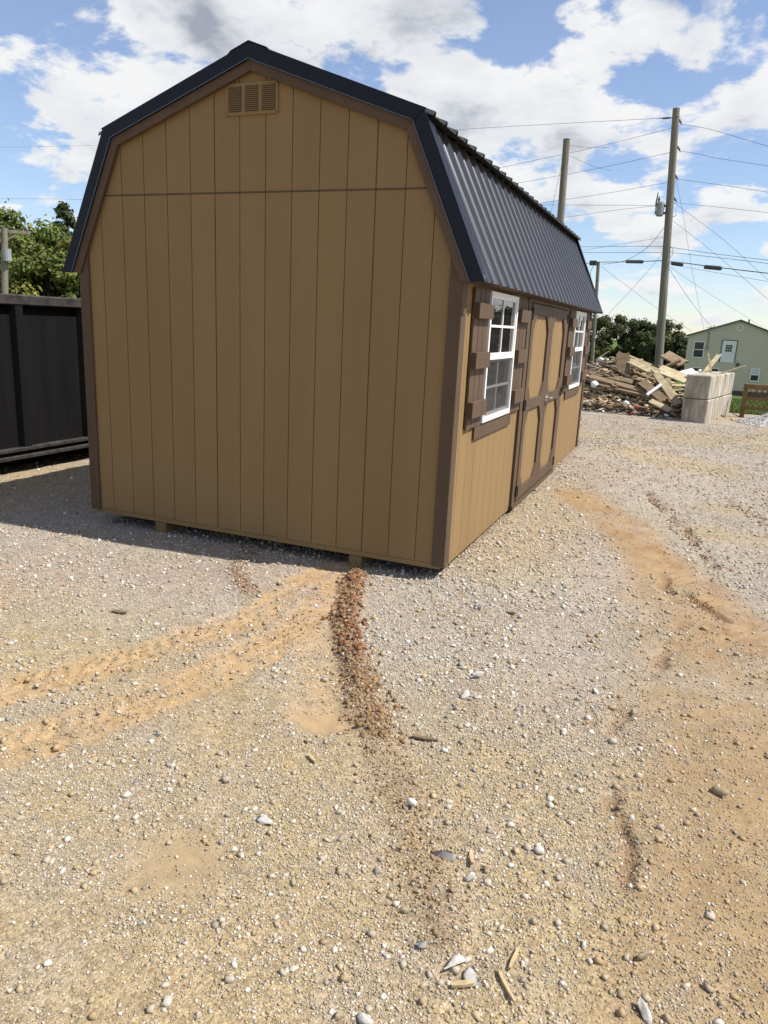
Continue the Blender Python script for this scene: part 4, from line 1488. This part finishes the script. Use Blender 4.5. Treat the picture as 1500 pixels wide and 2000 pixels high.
gh, _ = heap('gravel_heap', 6.95, 13.35, 1.45, 1.25, .52, M['stone'], (.40, .39, .38), 'heap of loose grey gravel at the right edge below the fence', 'gravel heap', n=60, rough=.18, seed=3.)
nst = 2600
th, rr = rng.uniform(0, 6.283, nst), np.sqrt(rng.random(nst))
hx, hy = 6.95 + 1.5 * rr * np.cos(th), 13.35 + 1.3 * rr * np.sin(th)
r0 = np.hypot((hx - 6.95) / 1.45, (hy - 13.35) / 1.25) + .22 * (fbm(hx * 1.6, hy * 1.6, 3, 3.) - .5)
hz = ground_h(hx, hy) + .52 * (1 - sstep(0, 1, r0)) * (1 + .36 * (fbm(hx * 5, hy * 5, 4, 8.) - .5))
V, F, C = rocks_mesh(np.stack([hx, hy, hz + .008], -1), rng.uniform(.02, .05, nst), np.array((.42, .41, .40)) * rng.uniform(.6, 1.35, (nst, 1)), octa())
o = np_mesh('heap_stones', V, F, M['stone'], color=C)
o.parent = gh
o['kind'] = 'stuff'

# ------------------------------------------------------------------ demolition debris
PCX, PCY, PRX, PRY, PH = 2.7, 15.0, 2.7, 2.5, 1.0


def pile_z(x, y):
    x, y = np.asarray(x, float), np.asarray(y, float)
    U, Vv = (x - PCX) / PRX, (y - PCY) / PRY
    r = np.hypot(U, Vv) + .22 * (fbm(x * 1.6, y * 1.6, 3, 11.) - .5)
    Z = PH * (1 - sstep(.0, 1.0, r)) * (1 + .5 * (fbm(x * 5, y * 5, 4, 16.) - .5))
    return ground_h(x, y) + Z * (1 - sstep(.92, 1.0, r)) - .04 * sstep(.9, 1.02, r)


heap('dirt_mound', PCX, PCY, PRX, PRY, PH, M['dirt_pile'], (.15, .125, .10), 'dark dirt mound under the demolition debris', 'dirt mound', n=90, rough=.25, seed=11.)


def plank(a, b, w, t, mat, label, group='boards in the demolition heap', name='debris_board', up=(0, -.5, .85), split=False, seed=0):
    rg = random.Random(seed)
    a, b = Vector(a), Vector(b)
    d = (b - a).normalized()
    u = Vector(up)
    sd = d.cross(u).normalized()
    u = sd.cross(d).normalized()
    # a board with uneven broken ends
    n = 4
    vs_ = []
    for k in range(n + 1):
        s = -w / 2 + w * k / n
        e0, e1 = (rg.uniform(-.05, .05), rg.uniform(-.05, .05)) if split else (rg.uniform(-.008, .008), rg.uniform(-.008, .008))
        for base, e in ((a, e0), (b, e1)):
            for h in (-t / 2, t / 2):
                vs_.append(base + d * e + sd * s + u * h)
    fs_ = []
    for k in range(n):
        i, j = 4 * k, 4 * (k + 1)
        fs_ += [(i + 1, i + 3, j + 3, j + 1), (i, j, j + 2, i + 2), (i, i + 1, j + 1, j), (i + 2, j + 2, j + 3, i + 3)]
    fs_ += [(0, 2, 3, 1), (4 * n, 4 * n + 1, 4 * n + 3, 4 * n + 2)]
    o = MB().add(vs_, fs_).build(name, mat)
    return tag(o, label, 'board', group)


S = [
    ((3.10, 14.32, 1.03), (3.86, 13.78, .80), .10, .04, 'pale_wood', 'narrow pale board behind the broad sunlit one', True),
    ((3.62, 13.72, .86), (4.20, 13.25, .33), .09, .035, 'pale_wood', 'narrow pale board beside the steep sunlit one', True),
    ((3.40, 13.45, .60), (3.98, 13.00, .24), .22, .02, 'old_wood', 'brown sheet in the shade under the steep pale board', True),
    ((3.02, 14.2, 1.02), (3.78, 13.6, .74), .17, .04, 'pale_wood', 'broad sunlit pale board sloping down from the top of the heap', False),
    ((3.70, 13.62, .78), (4.26, 12.98, .17), .17, .04, 'pale_wood', 'steep sunlit pale board running down to the concrete blocks', False),
    ((2.86, 14.2, 1.20), (2.99, 13.95, .62), .30, .02, 'old_wood', 'jagged upright sheet standing at the top of the heap', True),
    ((2.24, 13.6, .62), (3.55, 13.3, .38), .14, .04, 'old_wood', 'long brown board across the front of the heap', False),
    ((2.15, 14.0, .70), (3.20, 13.7, .55), .16, .04, 'old_wood', 'long brown board high on the left of the heap', False),
    ((2.42, 13.5, .48), (3.76, 13.2, .29), .13, .04, 'old_wood', 'lowest long brown board across the heap front', False),
    ((3.76, 14.0, .91), (4.32, 13.8, .74), .20, .03, 'pale_wood', 'pale board just left of the block wall top', False),
    ((3.78, 13.8, .83), (4.36, 13.6, .65), .16, .03, 'pale_wood', 'second pale board below it, left of the block wall', False),
    ((3.68, 12.9, .22), (4.13, 12.7, .06), .14, .03, 'pale_wood', 'pale board end resting on the ground by the blocks', False),
    ((4.66, 13.9, .77), (4.97, 14.3, 1.27), .10, .02, 'pale_wood', 'tan board sticking up behind the block wall', True),
    ((4.86, 13.9, .85), (4.73, 14.0, 1.29), .035, .02, 'pale_wood', 'thin upright lath behind the block wall', False),
    ((4.94, 13.6, .84), (5.53, 13.9, 1.06), .025, .02, 'pale_wood', 'thin lath pointing right above the blocks', False),
    ((4.02, 13.9, .70), (4.55, 14.2, .88), .28, .02, 'white_scrap', 'white sheet lying against the top of the blocks', True),
    ((3.59, 13.05, .33), (3.86, 13.3, .57), .07, .03, 'white_scrap', 'grey white strip leaning in the middle of the heap', False),
    ((2.23, 14.4, .98), (2.53, 14.4, 1.21), .03, .02, 'pale_wood', 'thin lath sticking up at the left top of the heap', False),
    ((3.80, 14.8, 1.20), (4.24, 14.5, 1.00), .30, .05, 'old_wood', 'dark brown slab at the right top of the heap', True),
    ((3.86, 14.4, .92), (4.17, 14.4, 1.10), .07, .06, 'old_wood', 'stub of timber leaning at the right top', False),
]
for i, (a, b, w, t, mt, lb, sp) in enumerate(S):
    plank(a, b, w, t, M[mt], lb, split=sp, seed=i)

rg = random.Random(21)
for i in range(84):
    left = i < 52
    x = rg.uniform(1.5, 3.3) if left else rg.uniform(3.0, 4.35)
    y = rg.uniform(13.35, 15.2) if left else rg.uniform(13.4, 14.9)
    z = float(pile_z(np.array([x]), np.array([y]))[0])
    z = max(z, .30 if left else .25) + rg.uniform(-.03, .16)
    z = min(z, 1.02)
    ln = rg.uniform(.28, .5) if rg.random() < .45 else rg.uniform(.5, 1.15)
    az = rg.gauss(-.15, .35) if left else rg.gauss(-.5, .5)
    el = rg.gauss(-.12, .12) if left else rg.gauss(-.25, .2)
    d = Vector((math.cos(az) * math.cos(el), math.sin(az) * math.cos(el), math.sin(el))) * ln / 2
    mt = 'old_wood' if (left and rg.random() < .72) else 'pale_wood'
    bw_ = rg.choice((.04, .06, .09, .14))
    plank(Vector((x, y, z)) - d, Vector((x, y, z)) + d, bw_, rg.choice((.010, .016, .026)), M[mt],
          '%s %s %s lying %s in the %s of the demolition heap' % (
              'short' if ln < .6 else 'middling' if ln < .95 else 'long', 'pale' if mt == 'pale_wood' else 'weathered brown',
              {.04: 'lath', .06: 'narrow board', .09: 'board', .14: 'wide board'}[bw_], 'low' if z < .45 else 'halfway up' if z < .75 else 'high',
              'left end' if x < 2.1 else 'left half' if x < 2.7 else 'middle' if x < 3.3 else 'right half' if x < 3.85 else 'right end'), split=rg.random() < .4, seed=i + 50,
          up=(rg.uniform(-.4, .4), rg.uniform(-.6, .1), 1))

# boards alike in every word are told apart from front to rear
same = {}
for o in [o for o in bpy.data.objects if o.name.startswith('debris_board')]:
    same.setdefault(o['label'], []).append(o)
for lb, os_ in same.items():
    if len(os_) > 1:
        os_.sort(key=lambda o: min(v.co.y for v in o.data.vertices))
        for o, w in zip(os_, ('front', 'rear') if len(os_) == 2 else ('front', 'second', 'third', 'rear')):
            o['label'] = w + ' ' + lb

# crumpled scraps and lumps between the boards: nobody could count them
nS = 1500
sx = rng.uniform(1.0, 4.6, nS)
sy = rng.uniform(12.35, 14.6, nS)
sz = pile_z(sx, sy)
scol = np.array([(.16, .13, .10), (.22, .17, .12), (.11, .10, .09), (.62, .62, .64), (.38, .28, .17), (.50, .42, .30), (.20, .22, .30), (.30, .07, .06)])
pick = scol[rng.choice(8, nS, p=[.27, .2, .17, .12, .1, .08, .045, .015])] * rng.uniform(.7, 1.25, (nS, 1))
ssz = rng.uniform(.03, .15, nS) * np.where(sy < 12.8, .6, 1)
V, F, C = rocks_mesh(np.stack([sx, sy, sz + ssz * .18], -1), ssz, pick, chunk(), flat=.32, jit=.45)
tag(np_mesh('debris_scraps', V, F, M['stone'], color=C), 'crumpled scraps and rubble strewn over the dirt mound', 'debris', kind='stuff')

# slivers, lath ends and torn strips lying between the boards
nV = 1500
vx, vy = rng.normal(2.9, .75, nV), rng.uniform(12.9, 15.0, nV)
vz = pile_z(vx, vy) + rng.uniform(0, .14, nV)
az, el = rng.normal(-.2, .6, nV), rng.normal(-.1, .25, nV)
D = np.stack([np.cos(az) * np.cos(el), np.sin(az) * np.cos(el), np.sin(el)], -1)
U = np.cross(D, rng.normal(size=(nV, 3)))
U /= np.linalg.norm(U, axis=-1, keepdims=True)
N_ = np.cross(D, U)
hl, hw_, ht = rng.uniform(.04, .20, nV)[:, None], rng.uniform(.006, .03, nV)[:, None], rng.uniform(.003, .009, nV)[:, None]
c0 = np.stack([vx, vy, vz], -1)
corn = [c0 + sx * D * hl * (1 if sy > 0 else .86) + sy * U * hw_ + sz_ * N_ * ht for sx in (-1, 1) for sy in (-1, 1) for sz_ in (-1, 1)]
V = np.stack(corn, 1).reshape(-1, 3)
F = (chunk()[1][None] + (np.arange(nV) * 8)[:, None, None]).reshape(-1, 3)
vc = np.array([(.46, .37, .23), (.30, .22, .14), (.18, .135, .095), (.60, .58, .54)])[rng.choice(4, nV, p=[.34, .33, .27, .06])] * rng.uniform(.7, 1.25, (nV, 1))
tag(np_mesh('debris_slivers', V, F, M['clod'], color=np.repeat(vc, 8, 0)), 'torn slivers and lath ends strewn through the heap', 'debris', kind='stuff')

# low litter before the heap and by the fence
for i, (x, y, z, s, c, lb) in enumerate([
    (3.42, 12.75, .05, .11, (.36, .06, .05), 'red crumpled wrapper at the foot of the heap'),
    (3.18, 12.85, .10, .14, (.70, .71, .74), 'white crumpled bag at the foot of the heap'),
    (3.62, 12.75, .08, .12, (.62, .46, .28), 'tan scrap of board at the foot of the heap'),
    (4.06, 12.6, -.07, .13, (.55, .60, .68), 'pale blue bag in the shade of the blocks'),
    (2.4, 13.3, .42, .20, (.78, .78, .80), 'white bag high at the left of the heap'),
    (2.36, 14.35, .98, .13, (.82, .82, .82), 'white lump on top left of the heap'),
    (2.52, 14.35, .99, .11, (.82, .82, .82), 'smaller white lump on top of the heap'),
    (4.60, 13.2, .90, .10, (.80, .80, .80), 'white foam lump on the block wall'),
]):
    b = ico()
    P_ = np.array([[x, y, z + s * .2]])
    v, f, c_ = rocks_mesh(P_, np.array([s]), np.array([c], float), b, flat=.7, jit=.35)
    tag(np_mesh('litter_piece', v, f, M['stone'], color=c_), lb, 'litter', 'litter on the heap')

# ------------------------------------------------------------------ lawn
lx, ly = np.linspace(4.55, 26, 60), np.linspace(15.4, 70, 120)
LX, LY = np.meshgrid(lx, ly, indexing='ij')
ln_ = fbm(LX * 1.2, LY * 1.2, 4, 300.)
lc = np.array((.10, .145, .035)) * (.7 + .6 * ln_[..., None])
lawn = np_mesh('lawn', np.stack([LX, LY, ground_h(LX, LY) + .012], -1).reshape(-1, 3), grid_faces(60, 120), M['grass'], color=lc.reshape(-1, 3), smooth=True)
tag(lawn, 'green lawn sloping away to the house', 'lawn', kind='structure')
nB = 26000
bx, by = rng.uniform(4.7, 9.5, nB), 15.4 + 17 * rng.random(nB) ** 1.6
bz = ground_h(bx, by) + .01
bh, bw = rng.uniform(.04, .11, nB), rng.uniform(.006, .014, nB)
ang = rng.uniform(0, 6.283, nB)
lean = rng.normal(0, .03, (nB, 2))
ca, sa = np.cos(ang) * bw, np.sin(ang) * bw
V = np.stack([np.stack([bx - ca, by - sa, bz], -1), np.stack([bx + ca, by + sa, bz], -1), np.stack([bx + lean[:, 0], by + lean[:, 1], bz + bh], -1)], 1).reshape(-1, 3)
C = np.repeat(np.array((.13, .18, .045)) * rng.uniform(.5, 1.4, (nB, 1)), 3, 0)
tag(np_mesh('grass_blades', V, np.arange(nB * 3).reshape(-1, 3), M['grass'], color=C), 'short grass growing on the lawn', 'grass', kind='stuff')


# ------------------------------------------------------------------ trees
def leaf_quads(P, N, size, cols):
    n = len(P)
    a = rng.normal(size=(n, 3))
    a -= N * np.sum(a * N, -1, keepdims=True)
    a /= np.linalg.norm(a, axis=-1, keepdims=True) + 1e-9
    b = np.cross(N, a)
    s = size[:, None]
    V = np.stack([P - a * s * .9, P + b * s * .45, P + a * s * .9, P - b * s * .45], 1).reshape(-1, 3)
    return V, np.arange(n * 4).reshape(-1, 4), np.repeat(cols, 4, 0)


def make_tree(name, label, x, y, top, rad, n_leaf, leaf, col, kind='round', base_frac=.12, seed=0, group=None, n_clump=60, mat='leaf', lean=0.0):
    rg = np.random.default_rng(seed)
    g = H1(x, y)
    h = top - g
    e = empty(name, (x, y, g))
    tag(e, label, 'tree', group)
    k = 7
    tp = [(x + lean * t * t + .12 * math.sin(3 * t + seed), y + .1 * math.cos(2.3 * t + seed), g - .2 + (h * .86 + .2) * t) for t in np.linspace(0, 1, k)]
    MB().tube(tp, [max(.02, h * .026 * (1 - .9 * i / (k - 1))) for i in range(k)], 8).build('trunk', M['bark'], e)
    # clump centres fill the crown, denser to the outside
    cc = []
    while len(cc) < n_clump:
        d = rg.normal(size=3)
        d /= np.linalg.norm(d)
        r = rg.uniform(.35, 1) ** .5
        t = rg.uniform(0, 1)
        if kind == 'round':
            zc = g + h * (base_frac + (1 - base_frac) * .5) + d[2] * r * h * (1 - base_frac) * .47
            w = rad * r * (1 + .25 * math.sin(seed + 3 * d[0] + 2 * zc))
            cc.append((x + d[0] * w + lean * .5, y + d[1] * w, zc, rad * rg.uniform(.20, .36)))
        else:
            zc = g + h * (base_frac + (1 - base_frac) * t ** 1.15 * .985)
            prof = (1 - t) ** .75 * (.8 + .35 * rg.random()) + .03
            an = rg.uniform(0, 6.283)
            cc.append((x + math.cos(an) * rad * prof * r, y + math.sin(an) * rad * prof * r, zc, rad * (.12 + .16 * (1 - t)) * rg.uniform(.8, 1.2)))
    cc = np.array(cc)
    limb = MB()
    for c in cc[::3]:
        t = min(max((c[2] - g) / h - .18, .1), .85)
        p0 = Vector(tp[0]).lerp(Vector(tp[-1]), t)
        p1 = Vector(c[:3])
        limb.tube([p0, p0.lerp(p1, .5) + Vector((0, 0, .08 * h * .3)), p1], [h * .010 * (1.1 - t), h * .006 * (1.1 - t), .008], 5, cap=False)
    limb.build('limb', M['bark'], e)
    wts = cc[:, 3] ** 2
    idx = rg.choice(len(cc), n_leaf, p=wts / wts.sum())
    d = rg.normal(size=(n_leaf, 3))
    d /= np.linalg.norm(d, axis=-1, keepdims=True)
    r = rg.random(n_leaf) ** .4
    sc = np.array((1, 1, .72 if kind == 'round' else .8))
    P = cc[idx, :3] + d * (cc[idx, 3] * r)[:, None] * sc
    # ragged outline: some shoots reach past the clump
    sh = rg.random(n_leaf) < .08
    P[sh] += d[sh] * cc[idx[sh], 3:4] * rg.uniform(.1, .55, (sh.sum(), 1)) + np.array((0, 0, .12)) * rad * .3
    N = d + rg.normal(0, .6, (n_leaf, 3)) + np.array((0, 0, .35))
    N /= np.linalg.norm(N, axis=-1, keepdims=True)
    tint = rg.uniform(.72, 1.3, len(cc))[idx][:, None]
    hue = rg.normal(0, .12, len(cc))[idx][:, None] * np.array((1, .2, -.4))
    C = np.array(col) * tint * rg.uniform(.75, 1.25, (n_leaf, 1)) * (1 + hue)
    V, F, Cv = leaf_quads(P, N, leaf * rg.uniform(.6, 1.3, n_leaf), np.clip(C, .004, 1))
    o = np_mesh('crown', V, F, M[mat], color=Cv)
    o.parent = e
    o.matrix_parent_inverse = e.matrix_world.inverted()
    return e


GL = 'trees behind the black container'
make_tree('broadleaf_tree', 'yellow green leafy tree at the far left edge', -22.75, 18.9, 5.45, 2.0, 20000, .13, (.115, .145, .036), seed=1, group=GL, n_clump=130)
make_tree('broadleaf_tree', 'bright yellow green tree in front of the dark conifer', -20.3, 19.4, 4.85, 2.0, 24000, .125, (.14, .165, .04), seed=2, group=GL, n_clump=150, base_frac=.0)
make_tree('conifer_tree', 'dark conifer with ragged top behind the yellow green trees', -22.6, 22.6, 6.15, 1.7, 14000, .12, (.065, .09, .035), kind='cone', seed=3, group=GL, n_clump=130, mat='needle')
make_tree('conifer_tree', 'smaller dark conifer close to the shed roof edge', -22.6, 24.3, 5.75, 1.7, 12000, .12, (.095, .125, .05), kind='cone', seed=4, group=GL, n_clump=80, mat='needle')
make_tree('broadleaf_tree', 'dull green tree half hidden by the shed wall', -19.9, 22.3, 4.9, 1.9, 16000, .13, (.10, .14, .045), seed=5, group=GL, base_frac=.0)
make_tree('broadleaf_tree', 'low dark green bush between container and shed wall', -18.9, 20.2, 2.9, 1.1, 5000, .09, (.05, .085, .025), seed=6, group=GL, base_frac=.0)

GR = 'dark conifers behind the debris heap'
for i, (x, y, tp_, r_, lb) in enumerate([
    (-4.5, 69.5, 3.9, 1.9, 'dark round conifer at the far end of the shed'),
    (-2.2, 71.5, 3.7, 1.8, 'second dark conifer right of the shed end'),
    (-.6, 71.0, 3.35, 1.7, 'middle dark conifer left of the tall pole'),
    (1.0, 71.3, 3.75, 1.8, 'dark conifer standing behind the tall pole'),
    (2.6, 71.0, 2.9, 1.5, 'lower dark conifer right of the tall pole'),
    (3.7, 72.0, 1.9, 1.3, 'lowest dark conifer beside the house wall'),
]):
    make_tree('conifer_tree', lb, x, y, tp_, r_, 11000, .14, (.080, .094, .038), kind='round', seed=20 + i, group=GR, n_clump=70, mat='needle', base_frac=.0)
make_tree('broadleaf_tree', 'tree top showing over the house roof edge', 5.6, 74.0, 2.9, 1.5, 5000, .13, (.06, .08, .03), seed=31, base_frac=.0)
# trees right of the view, mirrored in the shed windows
GW = 'trees right of the view mirrored in the windows'
make_tree('conifer_tree', 'dark tree mirrored in the left of the near window', 12.0, 35.4, 3.15, 1.5, 7000, .12, (.05, .055, .022), seed=41, group=GW, n_clump=50, mat='needle', base_frac=.05)
make_tree('conifer_tree', 'dark tree mirrored in the right of the near window', 12.2, 39.6, 3.05, 1.25, 6000, .12, (.05, .055, .022), seed=42, group=GW, n_clump=45, mat='needle', base_frac=.05)
